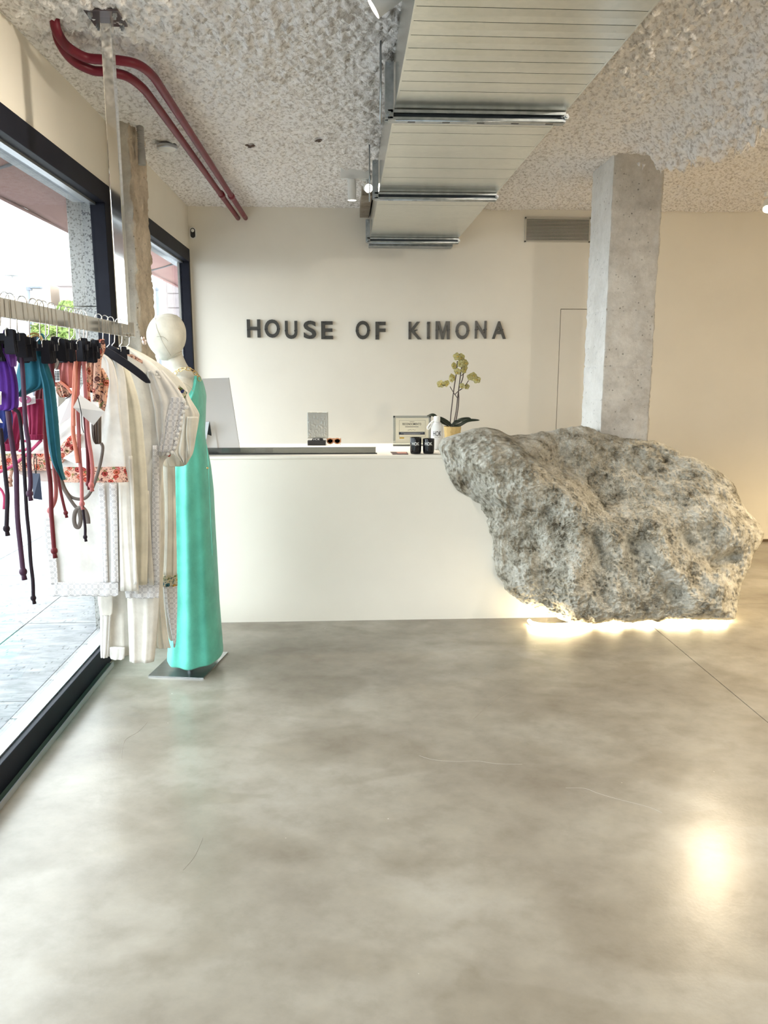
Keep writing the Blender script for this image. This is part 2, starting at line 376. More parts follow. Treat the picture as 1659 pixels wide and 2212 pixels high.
def lace():
    m = mat('white_lace', (.72, .71, .71), .85, 0, .2); nt, b = nodes(m); co = coords(nt, 'UV')
    sx = nt.nodes.new('ShaderNodeSeparateXYZ'); nt.links.new(co, sx.inputs[0])
    P_ = .023
    u = math_(nt, 'ABSOLUTE', math_(nt, 'SUBTRACT', math_(nt, 'FRACT', math_(nt, 'DIVIDE', sx.outputs[0], P_)), .5))
    v = math_(nt, 'ABSOLUTE', math_(nt, 'SUBTRACT', math_(nt, 'FRACT', math_(nt, 'DIVIDE', sx.outputs[1], P_)), .5))
    cross = math_(nt, 'LESS_THAN', math_(nt, 'ABSOLUTE', math_(nt, 'SUBTRACT', u, v)), .07)
    r = math_(nt, 'SQRT', math_(nt, 'ADD', math_(nt, 'MULTIPLY', u, u), math_(nt, 'MULTIPLY', v, v)))
    ring = math_(nt, 'LESS_THAN', math_(nt, 'ABSOLUTE', math_(nt, 'SUBTRACT', r, .26)), .06)
    pat = math_(nt, 'MAXIMUM', cross, ring)
    nt.links.new(mix(nt, pat, (.52, .51, .52), (.72, .71, .705)), b.inputs['Base Color'])
    bump(nt, b, [(pat, .7, .004), (tnoise(nt, co, 300, 2), .3, .001)])
    return m
M['lace'] = lace()

# ================================================================ ROOM SHELL
X0, X1, Y0, Y1, ZC = -1.25, 6.5, -4.0, 6.55, 2.8
def struct(name, a, b, m, bev=0.0):
    bm = BM(); box(bm, a, b, bev); o = obj(name, bm, m); o['kind'] = 'structure'; return o
def sub(name, a, b, m, parent, bev=0.0, smooth=False):
    bm = BM(); box(bm, a, b, bev); return obj(name, bm, m, parent, smooth)

# floor: a dark bed and three poured slabs with open joints between them
floor = struct('floor', (X0, Y0, -.06), (X1, Y1, -.006), M['floor_gap'])
JX, JY = 1.817, 4.723
for a, b in (((X0, Y0), (JX-.002, Y1)), ((JX+.002, Y0), (X1, JY-.002)), ((JX+.002, JY+.002), (X1, Y1))):
    sub('slab', (a[0], a[1], -.006), (b[0], b[1], 0.0), M['floor'], floor)

for L in ([(905,1632),(935,1641),(985,1645),(1030,1644),(1075,1650),(1128,1651)], [(1222,1702),(1262,1703),(1290,1713),(1330,1725),(1400,1743),(1430,1756)], [(262,1640),(270,1600),(300,1580),(318,1560)], [(395,1880),(420,1850),(438,1810)], [(1020,1555),(1060,1520),(1100,1498)]):
    bm = BM(); tube(bm, smoothpath([atz(x, y, .0001) for x, y in L], 5), .0009, 5, flat=.35); obj('hairline_crack', bm, mat('pale_hairline', (.42, .39, .34), .5) if 'pale_hairline' not in bpy.data.materials else bpy.data.materials['pale_hairline'], floor)

# back wall with a flush door
DX0, DX1, DZ = 1.80, 2.56, 2.013
bm = BM()
box(bm, (X0-.1, Y1, 0), (DX0, Y1+.1, ZC+.1)); box(bm, (DX1, Y1, 0), (X1, Y1+.1, ZC+.1)); box(bm, (DX0, Y1, DZ), (DX1, Y1+.1, ZC+.1))
wb = obj('wall_back', bm, M['wall']); wb['kind'] = 'structure'
struct('door_1', (DX0+.005, Y1+.001, .004), (DX1-.005, Y1+.04, DZ-.005), M['wall'])
sub('door_lining', (DX0, Y1+.045, 0), (DX1, Y1+.099, DZ), mat('dark_door_gap', (.10, .08, .05), .9), wb)
struct('baseboard_back', (2.62, Y1-.012, 0), (X1, Y1, .022), mat('dark_skirting', (.11, .075, .04), .6))
struct('wall_right', (X1, Y0, 0), (X1+.1, Y1, ZC), M['wall'])
struct('wall_front', (X0, Y0-.1, 0), (X1, Y0, ZC), M['wall'])

# left wall above and between the two shop windows
WY1, WY2, WY3 = 4.40, 4.77, 6.535
ZH, ZL = 2.465, 2.365
bm = BM()
box(bm, (X0-.1, Y0, ZH), (X0, Y1, ZC+.1)); box(bm, (X0-.1, WY1, 0), (X0, WY2, ZH)); box(bm, (X0-.1, WY3, 0), (X0, Y1, ZH))
wl = obj('wall_left', bm, M['wall']); wl['kind'] = 'structure'
def window(name, ya, yb, mull=(), jl=.10, jr=.10):
    bm = BM(); box(bm, (X0-.075, ya, ZL), (X0+.004, yb, ZH), .003)
    o = obj(name, bm, M['frame']); o['kind'] = 'structure'
    sub('jamb', (X0-.075, yb-jr, .1), (X0+.003, yb, ZL+.002), M['frame'], o, .003)
    sub('jamb', (X0-.075, ya, .1), (X0+.003, ya+jl, ZL+.002), M['frame'], o, .003)
    sub('sill', (X0-.075, ya, 0), (X0+.006, yb, .115), M['frame'], o, .003)
    sub('sill_cap', (X0-.083, ya, .112), (X0-.02, yb, .122), M['alu'], o)
    sub('glazing_bead', (X0-.080, ya, ZL-.012), (X0-.045, yb, ZL), M['alu'], o)
    for y in mull: sub('mullion', (X0-.075, y-.04, .1), (X0+.003, y+.04, ZL), M['frame'], o, .003)
    ys = [ya+jl]+[y for y in mull]+[yb-jr]
    for a, b in zip(ys, ys[1:]): sub('pane', (X0-.066, a, .115), (X0-.058, b, ZL), M['glass'], o)
    return o
window('window_1', Y0+.1, WY1, (-1.4, 0.9))
window('window_2', WY2, WY3, (), .08, .045)
for a, b in ((-3.8, .9), (.9, 4.3), (4.85, 6.5)):
    L = bpy.data.lights.new('window_portal', 'AREA'); L.shape = 'RECTANGLE'; L.size = 2.25; L.size_y = b-a; L.cycles.is_portal = True
    o = bpy.data.objects.new('window_portal', L); C.objects.link(o); o.location = (X0-.09, (a+b)/2, 1.24); o.rotation_euler = (0, -PI/2, 0)
o = thing('glass_channel', 'low green glass edge strip lying along the dark window sill', 'strip', (X0+.03, 2, 0))
sub('channel', (X0+.008, .95, 0), (X0+.035, 3.83, .018), M['glass_green'], o, .002)
sub('rim', (X0+.035, .95, 0), (X0+.040, 3.83, .024), M['alu'], o)

# ---- sprayed ceiling
def ceiling():
    xa, xb, ya, yb, s = X0, 3.95, 2.15, Y1, .0085
    nx, ny = int((xb-xa)/s)+1, int((yb-ya)/s)+1
    xs, ys = np.linspace(xa, xb, nx), np.linspace(ya, yb, ny)
    X, Y = np.meshgrid(xs, ys); Zr = np.zeros_like(X)
    n = fbm(X*42, Y*42, Zr, 2, 3, .6); big = fbm(X*2.2, Y*2.2, Zr+2, 3, 11)
    lump = np.abs(fbm(X*24, Y*24, Zr+5, 3, 23, .6))
    coarse = np.clip((4.9-Y)/2.2, .25, 1.0)*np.where(X > 1.2, 1.25, 1.0)
    H = (.0065+.0075*coarse)*n - .021*coarse*lump + .012*big
    # thick lip: spray built up and cut off along a ragged edge from the pillar towards the viewer
    ey = np.array([2.0, 3.0, 3.70, 3.90, 4.06, 4.21, 4.36, 4.50]); ex = np.array([1.86, 1.90, 1.94, 1.968, 1.996, 1.95, 1.92, 1.90])
    rag = .040*fbm(X*7, Y*7, Zr+1, 6, 41, .62)
    xe = np.interp(Y, ey, ex)+rag
    t = np.clip((X-1.50)/.42, 0, 1); t = t*t*(3-2*t)
    inside = 1/(1+np.exp(np.clip((X-xe)/.006, -40, 40)))*1/(1+np.exp(np.clip((Y-4.60-rag)/.008, -40, 40)))
    H = H - (.185+.05*fbm(X*18, Y*18, Zr+7, 3, 51))*t*inside
    # a ridge of spray beside the red pipes and two broken spots
    d = np.abs(X+.93+.03*fbm(Y*3, X*0, Zr, 2, 8)); H -= .020*np.exp(-(d/.05)**2)*np.clip((Y-4.0)/.6, 0, 1)
    for cx_, cy_ in ((-.546, 4.837), (-.148, 4.699)):
        H += .030*np.exp(-(((X-cx_)**2+(Y-cy_)**2)/.0009)) - .015*np.exp(-(((X-cx_-.03)**2+(Y-cy_)**2)/.0005))
    # rougher torn spray beside the duct
    dd = np.exp(-((X-.17)/.09)**2); H -= dd*.028*np.abs(fbm(X*9, Y*9, Zr+3, 4, 61))*np.clip((6.6-Y)/1.0, .3, 1)
    e = np.minimum.reduce([X-xa, yb-Y]); H = H*np.clip(e/.03, .15, 1)
    V = np.stack([X, Y, ZC+H-.004], -1).reshape(-1, 3)
    i = (np.arange(ny-1)[:, None]*nx+np.arange(nx-1)[None]).ravel()
    F = np.stack([i, i+nx, i+nx+1, i+1], -1)
    me = bpy.data.meshes.new('ceiling'); me.vertices.add(len(V)); me.vertices.foreach_set('co', V.ravel().astype(np.float32))
    me.loops.add(F.size); me.loops.foreach_set('vertex_index', F.ravel().astype(np.int32))
    me.polygons.add(len(F)); me.polygons.foreach_set('loop_start', np.arange(0, F.size, 4, dtype=np.int32))
    me.update(calc_edges=True); me.validate()
    o = link('ceiling', me, M['ceil'], None, False); o['kind'] = 'structure'
    sub('ceiling_slab', (X0-.1, Y0, ZC+.035), (X1, Y1, ZC+.12), M['ceil'], o)
    sub('ceiling_front', (X0, Y0, ZC-.005), (X1, ya+.01, ZC+.04), M['ceil'], o)
    sub('ceiling_side', (xb-.01, ya, ZC-.005), (X1, Y1, ZC+.04), M['ceil'], o)
    bm = BM(); rnd = random.Random(3)
    for k in range(110):
        y = rnd.uniform(3.3, 4.6); x = float(np.interp(y, ey, ex))+rnd.uniform(-.05, .005)
        if y > 4.5: x = rnd.uniform(1.62, 1.92)
        l = rnd.uniform(.010, .07)*rnd.uniform(.4, 1); p = Vector((x, y, ZC-.15)); q = p+Vector((rnd.uniform(-.01,.01), rnd.uniform(-.01,.01), -l-.02))
        cyl(bm, p, q, rnd.uniform(.006, .012), 6, .001)
    obj('drips', bm, M['ceil'], o, True)
    bm = BM(); rnd = random.Random(5)
    for cx_, cy_ in ((-.546, 4.837), (-.148, 4.699)):
        for k in range(9):
            a = rnd.uniform(0, 6.3); r = rnd.uniform(0, .03)
            ball(bm, (cx_+r*math.cos(a), cy_+r*math.sin(a), ZC-.006), rnd.uniform(.004, .010), 8, 5, (1.5, 1, .5))
    obj('broken_spots', bm, mat('bare_plaster_hole', (.11, .075, .06), .9), o, True)
    return o
ceil_o = ceiling()
bm = BM(); box(bm, (.125, 5.75, 2.72), (.20, 6.54, 2.80), .004); obj('raw_beam_edge', bm, concrete('raw_brown_edge', (.20, .16, .12), (.42, .36, .29)), ceil_o)

# ---- rough concrete shafts
def shaft(name, x0, x1, y0, y1, z0, z1, m, s=.014, amp=.006, rings=(), seed=0, chip=.012, side=None):
    px = []; w_, d = x1-x0, y1-y0
    for i in range(int(w_/s)): px.append((x0+w_*i/int(w_/s), y0, 0, -1))
    for i in range(int(d/s)): px.append((x1, y0+d*i/int(d/s), 1, 0))
    for i in range(int(w_/s)): px.append((x1-w_*i/int(w_/s), y1, 0, 1))
    for i in range(int(d/s)): px.append((x0, y1-d*i/int(d/s), -1, 0))
    p = np.array(px); zs = np.linspace(z0, z1, int((z1-z0)/s)+1); n = len(p)
    X = np.broadcast_to(p[None, :, 0], (len(zs), n)); Y = np.broadcast_to(p[None, :, 1], (len(zs), n)); Z = np.broadcast_to(zs[:, None], (len(zs), n))
    nx = np.broadcast_to(p[None, :, 2], X.shape); ny = np.broadcast_to(p[None, :, 3], X.shape)
    cxm, cym = (x0+x1)/2, (y0+y1)/2
    corner = np.minimum(np.abs(np.abs(X-cxm)-w_/2)+0*X, 9) + np.abs(np.abs(Y-cym)-d/2)
    edge = np.exp(-(corner/.014)**2)
    D = amp*.8*fbm(X*22, Y*22, Z*22, 5, seed, .65) + amp*.5*fbm(X*3, Y*3, Z*2, 3, seed+5)
    D = D - np.minimum(0, 0)
    pit = np.clip(fbm(X*34, Y*34, Z*34, 2, seed+9)-.75, 0, 1); D = D-.012*pit
    for zr in rings: D = D - .006*np.exp(-((Z-zr+.004*fbm(X*9, Y*9, Z*0, 2, seed+3))/.006)**2)
    chipn = chip*np.clip(.5+fbm(X*9, Y*9, Z*11, 4, seed+31), 0, 1.4)*edge
    ux = np.sign(X-cxm)*edge; uy = np.sign(Y-cym)*edge
    VX = X + nx*D - ux*chipn; VY = Y + ny*D - uy*chipn
    V = np.stack([VX, VY, Z], -1).reshape(-1, 3); F = []
    nz = len(zs)
    F = [(r*n+k, r*n+(k+1) % n, (r+1)*n+(k+1) % n, (r+1)*n+k) for r in range(nz-1) for k in range(n)]
    o = pyobj(name, V, F, m, None, True)
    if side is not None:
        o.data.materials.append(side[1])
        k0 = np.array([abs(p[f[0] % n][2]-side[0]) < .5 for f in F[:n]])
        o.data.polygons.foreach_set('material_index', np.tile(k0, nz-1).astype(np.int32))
    return o
rz = [at(1350, y, 4.9).z for y in (668, 790, 862)]
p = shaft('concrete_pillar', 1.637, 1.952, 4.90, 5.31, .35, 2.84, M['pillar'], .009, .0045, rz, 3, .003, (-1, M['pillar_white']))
tag(p, 'square raw concrete pillar rising out of the big sculpted rock', 'pillar')
p = shaft('concrete_column', -1.249, -1.132, 4.425, 4.775, 0.0, 2.83, M['column'], .009, .0075, (2.02,), 21, .014, (1, M['column_tan']))
tag(p, 'rough bare concrete column between the two shop windows', 'column')

# ---- sculpted rock desk end
def rock():
    poly = [(948,966),(958,950),(985,938),(1020,927),(1050,923),(1080,930),(1102,942),(1140,936),(1190,931),(1230,925),(1258,922),(1300,935),(1350,945),(1400,951),(1440,962),(1480,982),(1530,1003),(1560,1022),(1584,1045),(1598,1080),(1612,1105),(1638,1130),(1652,1152),(1648,1172),(1628,1195),(1614,1235),(1602,1265),(1594,1300),(1585,1336),(1540,1339),(1480,1337),(1400,1340),(1320,1342),(1225,1342),(1200,1335),(1160,1318),(1125,1298),(1103,1284),(1082,1254),(1064,1210),(1062,1165),(1050,1120),(1036,1090),(1012,1076),(985,1058),(970,1032),(960,1000)]
    cx_, cy_ = 1305.0, 1125.0
    P = np.array(poly); ang = np.arctan2(P[:,1]-cy_, P[:,0]-cx_); rad = np.hypot(P[:,0]-cx_, P[:,1]-cy_)
    o_ = np.argsort(ang); ang, rad = ang[o_], rad[o_]
    NT, NR, NB = 860, 270, 46
    th = np.linspace(-PI, PI, NT, endpoint=False)
    R = np.interp(th, np.r_[ang[-1]-2*PI, ang, ang[0]+2*PI], np.r_[rad[-1], rad, rad[0]])
    R = R + 2.6*fbm(np.cos(th)*9, np.sin(th)*9, th*0, 5, 77, .65)
    def yc(px, py):
        t = np.clip((px-960)/350, 0, 1); t = t*t*(3-2*t)
        back = 4.33+.55*np.clip((1335-py)/395, 0, 1.1)
        return (1-t)*4.50 + t*back
    def seg(px, py, a, b, wd):
        a = np.array(a, float); b = np.array(b, float); d = b-a; L2 = (d**2).sum()
        t = np.clip(((px-a[0])*d[0]+(py-a[1])*d[1])/L2, 0, 1)
        return np.exp(-(((px-a[0]-t*d[0])**2+(py-a[1]-t*d[1])**2)/wd**2))
    def feats(px, py):
        f = 0
        for a, b, wd, am in (((1060,940),(1160,1040),45,-.05),((1160,1040),(1250,1090),40,-.07),((1250,1085),(1310,1150),38,-.075),((1310,1145),(1420,1130),40,-.05),((1420,1120),(1560,1100),40,-.05),
                             ((1205,985),(1290,1085),34,.07),((1290,1060),(1440,1100),36,.06),((1330,1010),(1520,1040),40,.045),
                             ((1040,960),(1070,1060),32,-.05),((1010,1040),(1050,1080),25,.03),
                             ((1255,1165),(1235,1330),30,-.055),((1285,1160),(1300,1215),16,.06),((1362,1175),(1378,1230),14,.055),((1385,1180),(1460,1275),17,.05),((1330,1150),(1345,1290),22,-.035),((1425,1200),(1500,1300),26,-.04),
                             ((1490,1165),(1540,1160),24,.06),((1470,1150),(1500,1190),14,.04),((1540,1215),(1590,1205),16,.11),((1560,1150),(1630,1160),30,-.05),((1565,1240),(1560,1320),24,-.04),
                             ((1095,1200),(1150,1180),30,.05),((1130,1190),(1140,1290),34,-.045),((1170,1180),(1180,1300),26,.03),((1345,1265),(1355,1300),14,.045),((1100,1160),(1230,1170),26,.035)):
            f = f + am*seg(px, py, a, b, wd)
        return f
    verts = []; rho = np.linspace(0, 1, NR+1)[1:]**.9
    RR, TT = np.meshgrid(rho, th, indexing='ij'); px = cx_+np.cos(TT)*R[None]*RR; py = cy_+np.sin(TT)*R[None]*RR
    b0 = yc(px, py)
    lower = np.clip((py-1150)/190, 0, 1)
    prof = (1-np.clip(RR, 0, 1)**3.2)**.62
    yf = b0 - (.30+.02*lower)*prof
    fade = np.clip((1-RR)/.12, 0, 1)
    q = (px/353.0, py/353.0)
    yf = yf + 1.45*feats(px, py)*fade
    rid = 1-np.abs(fbm(q[0]*4+.35*q[1], q[1]*4-.6*q[0], q[0]*0, 4, 5, .55))
    yf = yf + (.050*fbm(q[0]*3.2, q[1]*3.2, q[0]*0+2, 3, 9) - .042*(rid-.6))*np.clip((1-RR)/.08, .1, 1)
    yf = yf + (.024*np.abs(fbm(q[0]*11+.8*q[1], q[1]*13, q[0]*0+4, 5, 19, .66)) + .020*np.abs(fbm(q[0]*34+2*q[1], q[1]*34, q[0]*0, 4, 29, .62)) + .010*np.clip(fbm(q[0]*70, q[1]*70, q[0]*0+9, 2, 39)-.45, 0, 1))
    def place(px, py, Y):
        dx = (px-829.5)/FPX; dy = (py-1106.0)/FPX
        D = [(_F[i]+_R[i]*dx-_U[i]*dy) for i in range(3)]; t = Y/D[1]
        return np.stack([D[0]*t, D[1]*t, CAM_H+D[2]*t], -1)
    Vf = place(px, py, yf).reshape(-1, 3)
    c0 = place(np.array([cx_]), np.array([cy_]), np.array([4.12]))
    c0[0,1] = Vf[:NT,1].mean(); c0 = place(np.array([cx_]), np.array([cy_]), np.array([c0[0,1]]))
    rb = np.linspace(1, 0, NB+1)[1:-1]
    RB, TB = np.meshgrid(rb, th, indexing='ij'); pxb = cx_+np.cos(TB)*R[None]*RB; pyb = cy_+np.sin(TB)*R[None]*RB
    t = np.clip((pxb-960)/220, 0, 1)
    yb = yc(pxb, pyb)+(.12+.42*t)*(1-RB**2.4)**.6 + .03*fbm(pxb/90, pyb/90, pxb*0, 3, 44)*np.clip((1-RB)/.1, 0, 1)
    base = place(px[-1][None].repeat(NB-1, 0)*0+pxb, pyb, yc(pxb, pyb)); Vb = base.copy(); Vb[..., 1] += (yb-yc(pxb, pyb)); Vb = Vb.reshape(-1, 3)
    cb = Vb[-NT:].mean(0, keepdims=True)
    V = np.concatenate([c0, Vf, Vb, cb])
    V[:, 2] = np.maximum(V[:, 2], .012)
    F = [(0, 1+k, 1+(k+1) % NT) for k in range(NT)]
    rows = NR+NB-1
    for r in range(rows-1):
        a = 1+r*NT; b = a+NT
        F += [(a+k, b+k, b+(k+1) % NT, a+(k+1) % NT) for k in range(NT)]
    last = 1+(rows-1)*NT; e = len(V)-1
    F += [(last+k, e, last+(k+1) % NT) for k in range(NT)]
    return pyobj('sculpted_rock', V, F, M['rock'], None, True)
rk = rock()
tag(rk, 'huge grey sculpted rock forming the right end of the counter, glowing underneath', 'rock')
# light strip on the floor beneath the rock
lt = thing('light_strip', 'glowing warm white light strip on the floor under the rock', 'light', atz(1400, 1352, 0))
pts = [atz(x, y, .020)+Vector((0, d, 0)) for x, y, d in ((1143,1341,0),(1150,1346,0),(1175,1350,0),(1215,1351,.01),(1300,1350,.05),(1400,1348,.06),(1500,1345,.06),(1578,1341,.05))]
pts += [Vector((2.30, 4.60, .020)), Vector((2.27, 4.95, .020))]
bm = BM(); tube(bm, smoothpath(pts, 6), .011, 10); obj('diffuser', bm, mat('warm_led', (1, .9, .7), .5, emit=(1, .82, .50), es=LED_STRENGTH), lt, True)
bm = BM(); tube(bm, smoothpath([p+Vector((0, .012, -.018)) for p in pts], 6), .009, 6); obj('profile', bm, M['alu'], lt, True)

# ---- counter
ct = thing('reception_counter', 'long off-white plaster reception counter running from the window into the rock', 'counter', (0, 4.9, 0))
bm = BM(); prism(bm, [(-1.12, 0), (1.32, 0), (1.32, .55), (1.0, .88), (1.0, .992), (-1.12, .992)], 'y', 4.51, 5.27); obj('body', bm, M['counter'], ct)
bm = BM(); box(bm, (-1.12, 4.505, .992), (1.0, 5.28, 1.012), .005); obj('top', bm, M['counter'], ct, False)
sc_ = thing('counter_screen', 'long low smoked acrylic strip along the front edge of the counter top', 'screen', (-.33, 4.61, 1.012))
sub('panel', (-1.0, 4.602, 1.012), (.176, 4.608, 1.050), M['smoke'], sc_)
sub('edge', (-1.0, 4.601, 1.050), (.177, 4.609, 1.0525), mat('grey_acrylic_edge', (.07, .07, .06), .3), sc_)
sub('foot_rail', (-1.0, 4.592, 1.012), (.184, 4.612, 1.017), M['black'], sc_)

# ================================================================ OVERHEAD
# ---- galvanised duct
dk = thing('air_duct', 'large galvanised rectangular air duct hanging under the ceiling', 'duct', (.55, 3, 2.53))
A0, A1, DZ0, DZ1 = .208, .892, 2.53, 2.80
bm = BM()
box(bm, (A0, Y0+.05, DZ0+.004), (A0+.003, 6.55, DZ1)); box(bm, (A1-.003, Y0+.05, DZ0+.004), (A1, 6.55, DZ1)); box(bm, (A0, Y0+.05, DZ1-.02), (A1, 6.55, DZ1-.017))
box(bm, (A0+.003, Y0+.05, DZ0+.012), (A1-.003, 6.55, DZ0+.014))
obj('side_sheet', bm, M['galv'], dk)
bm = BM(); box(bm, (A0-.004, Y0+.05, DZ0-.002), (A0+.004, 6.55, DZ0+.012), .001); box(bm, (A1-.004, Y0+.05, DZ0-.002), (A1+.004, 6.55, DZ0+.012), .001)
obj('edge_seam', bm, M['galv'], dk)
seams = [6.545]+[atz(850, y, DZ0).y for y in (442, 421, 401, 383, 362, 339, 312, 286, 269, 234, 195, 174, 152, 128, 102, 74, 43, 11)]
while seams[-1] > Y0+.3: seams.append(seams[-1]-.135)
rnd = random.Random(2)
for k, (b, a) in enumerate(zip(seams, seams[1:])):
    h = rnd.uniform(.0004, .0016)
    bm = BM(); m_ = (a+b)/2
    v = [(A0+.003, a+.0018, DZ0+.004), (A1-.003, a+.0018, DZ0+.004), (A1-.003, m_, DZ0-h+.004), (A0+.003, m_, DZ0-h+.004), (A1-.003, b-.0018, DZ0+.004), (A0+.003, b-.0018, DZ0+.004)]
    lo = [bm.verts.new((x, y, z-.005)) for x, y, z in v]; hi = [bm.verts.new((x, y, z)) for x, y, z in v]
    for q in ((0,3,2,1), (3,5,4,2)): bm.faces.new([lo[i] for i in q]); bm.faces.new([hi[i] for i in q[::-1]])
    for q in ((0,1), (1,2), (2,4), (4,5), (5,3), (3,0)): bm.faces.new((lo[q[0]], lo[q[1]], hi[q[1]], hi[q[0]]))
    obj('sheet_panel', bm, M['galv'], dk)
def trapeze(y, label, zt=2.70, rod=True):
    t = thing('duct_hanger', label, 'bracket', (.55, y, 2.50), 'strut brackets under the duct')
    x0, x1 = .178, .895
    bm = BM()
    box(bm, (x0, y+.016, 2.486), (x1, y+.021, 2.526)); box(bm, (x0, y-.021, 2.520), (x1, y+.018, 2.526), .001); box(bm, (x0, y-.021, 2.486), (x1, y+.018, 2.491), .001)
    box(bm, (x0, y-.022, 2.514), (x1, y-.018, 2.525)); box(bm, (x0, y-.022, 2.487), (x1, y-.018, 2.498))
    obj('channel', bm, M['strut'], t)
    sub('channel_back', (x0+.002, y+.012, 2.492), (x1-.002, y+.0155, 2.519), M['darkzinc'], t)
    for k in range(5):
        x = x0+.08+k*.14; sub('slot', (x, y-.013, 2.4845), (x+.03, y+.005, 2.4875), M['black'], t)
    bm = BM(); cyl(bm, (x0+.03, y-.028, 2.483), (x1-.01, y-.028, 2.483), .0035, 8); obj('lower_rod', bm, M['strut'], t, True)
    bm = BM()
    for a, b in ((y-.022, y-.012), (y+.012, y+.022)): box(bm, (x0-.012, a, 2.49), (x0+.022, b, zt), .002)
    box(bm, (x0+.014, y-.021, 2.49), (x0+.022, y+.021, zt))
    obj('upright', bm, M['strut'], t)
    bm = BM(); cyl(bm, (x0-.03, y-.03, 2.47), (x0-.03, y-.03, 2.80), .004, 8); obj('rod', bm, M['strut'], t, True) if rod else bm.free()
    for x, z in ((x0+.004, 2.505), (x0+.004, zt-.01), (x1, 2.505)):
        bm = BM(); cyl(bm, (x, y-.034, z), (x, y-.02, z), .011, 6); cyl(bm, (x, y-.042, z), (x, y-.034, z), .006, 10); obj('bolt', bm, M['strut'], t)
trapeze(3.315, 'zinc strut bracket carrying the duct, the one nearest the viewer')
trapeze(4.755, 'zinc strut bracket carrying the middle of the duct, beside the lit spotlight')
trapeze(6.30, 'zinc strut bracket carrying the duct end close against the back wall', 2.66, False)
bm = BM(); box(bm, (.195, 6.44, 2.484), (.87, 6.548, 2.526), .003); obj('end_flange', bm, M['strut'], dk)

# ---- red pipes
def pipe(label, pts, yc_):
    t = thing('red_pipe', label, 'pipe', pts[0])
    bm = BM(); tube(bm, smoothpath(pts, 8), .0185, 16); obj('run', bm, M['red_pipe'], t, True)
    e = Vector(pts[-1])
    bm = BM(); cyl(bm, (e.x, yc_, e.z), (e.x, yc_+.075, e.z), .0225, 18); obj('coupling', bm, M['red_pipe'], t, True)
    bm = BM(); ball(bm, (e.x, e.y+.001, e.z), .0185, 14, 8); obj('end_cap', bm, M['red_pipe'], t, True)
pipe('dark red ceiling pipe, the right one of the pair ending at the back wall', [(-1.075,3.22,2.82),(-1.075,3.225,2.765),(-1.065,3.30,2.735),(-1.02,3.37,2.722),(-.96,3.385,2.72),(-.89,3.392,2.72),(-.83,3.43,2.72),(-.80,3.54,2.72),(-.795,3.75,2.718),(-.792,4.6,2.714),(-.79,6.53,2.708)], 5.72)
pipe('dark red ceiling pipe, the left one of the pair ending at the back wall', [(-1.10,3.30,2.82),(-1.095,3.31,2.755),(-1.075,3.39,2.718),(-1.02,3.445,2.702),(-.97,3.455,2.70),(-.93,3.47,2.70),(-.89,3.51,2.70),(-.865,3.62,2.70),(-.858,3.8,2.70),(-.855,4.6,2.702),(-.85,6.53,2.706)], 5.66)

# ---- ceiling fittings
def spotlight(name, label, top, direction, L=.115, r=.030, power=0.0, col=(1,.86,.66), rail=None, ang=75, glow=30, blend=.6):
    t = thing(name, label, 'spotlight', top)
    top = Vector(top); d = Vector(direction).normalized(); end = top+d*L
    bm = BM(); cyl(bm, top, end, r, 28, r, False); cyl(bm, end, end-d*.02, r, 28, r*.84, False); cyl(bm, top-d*.006, top, r*.8, 28, r); obj('housing', bm, M['white_paint'], t, True)
    bm = BM(); cyl(bm, end-d*.024, end-d*.018, r*.84, 24); obj('lens', bm, mat('spot_lens', (1,.95,.85), .3, emit=col, es=glow), t)
    bm = BM(); cyl(bm, top+d*.02, (top.x, top.y, ZC-.04), .008, 10); box(bm, (top.x-.03, top.y-.018, ZC-.06), (top.x+.03, top.y+.018, ZC-.03), .003); obj('stem', bm, M['white_paint'], t)
    if power:
        Ld = bpy.data.lights.new('spot_beam', 'SPOT'); Ld.energy = power; Ld.color = col; Ld.spot_size = math.radians(ang); Ld.spot_blend = blend; Ld.shadow_soft_size = .035
        lo = bpy.data.objects.new('spot_beam', Ld); C.objects.link(lo); lo.location = end+d*.004-wloc(t); lo.parent = t
        lo.rotation_euler = d.to_track_quat('-Z', 'Y').to_euler()
    return t
def rail_(label, a, b):
    t = thing('light_track', label, 'track', a)
    bm = BM(); box(bm, (a[0], a[1]-.018, a[2]), (b[0], a[1]+.018, ZC+.01), .002); obj('rail', bm, M['white_paint'], t)
WARM = (1, .90, .74)
rail_('short white spotlight track beside the duct near the back wall', (-.02, 5.37, 2.742), (.172, 5.37, 2.77))
spotlight('track_spotlight', 'white cylinder spotlight pointing down from the short track by the duct', (.052, 5.37, 2.735), (0, .03, -1), .125, .028, SPOT_W*.42, WARM)
spotlight('track_spotlight', 'lit round spotlight glowing beside the middle duct bracket', (.150, 5.40, 2.70), (.2, -.75, -.30), .05, .027, 0, WARM, None, 75, 40)
rim = at(806, 17, 2.68)
spotlight('track_spotlight', 'white spotlight hanging at the top edge of the picture beside the duct', rim+Vector((.80, -.08, .55)).normalized()*.15, (-.80, .08, -.55), .15, .034, SPOT_W*.27, WARM, None, 112, 12, 1.0)
spotlight('track_spotlight', 'warm spotlight on the ceiling at the right edge beyond the pillar', (3.06, 5.72, 2.70), (-.35, -.60, -.72), .08, .032, SPOT_W*.36, (1,.82,.56), None, 120, 45, 1.0)
OFF = ((4.8, 4.3, 1.3, 'nearest the back wall on the right'), (4.6, 3.4, .7, 'far right of the rock'), (2.6, 2.4, .5, 'above and right of the camera'), (1.9, .6, .34, 'just behind the camera'), (3.6, .6, .7, 'behind the camera on the right'),  # unseen spotlights, added to brighten and warm the room
       (1.5, -1.4, .7, 'far behind the camera'), (3.6, -1.6, .7, 'far behind the camera on the right'), (.3, -.9, .25, 'behind the camera on the left'))
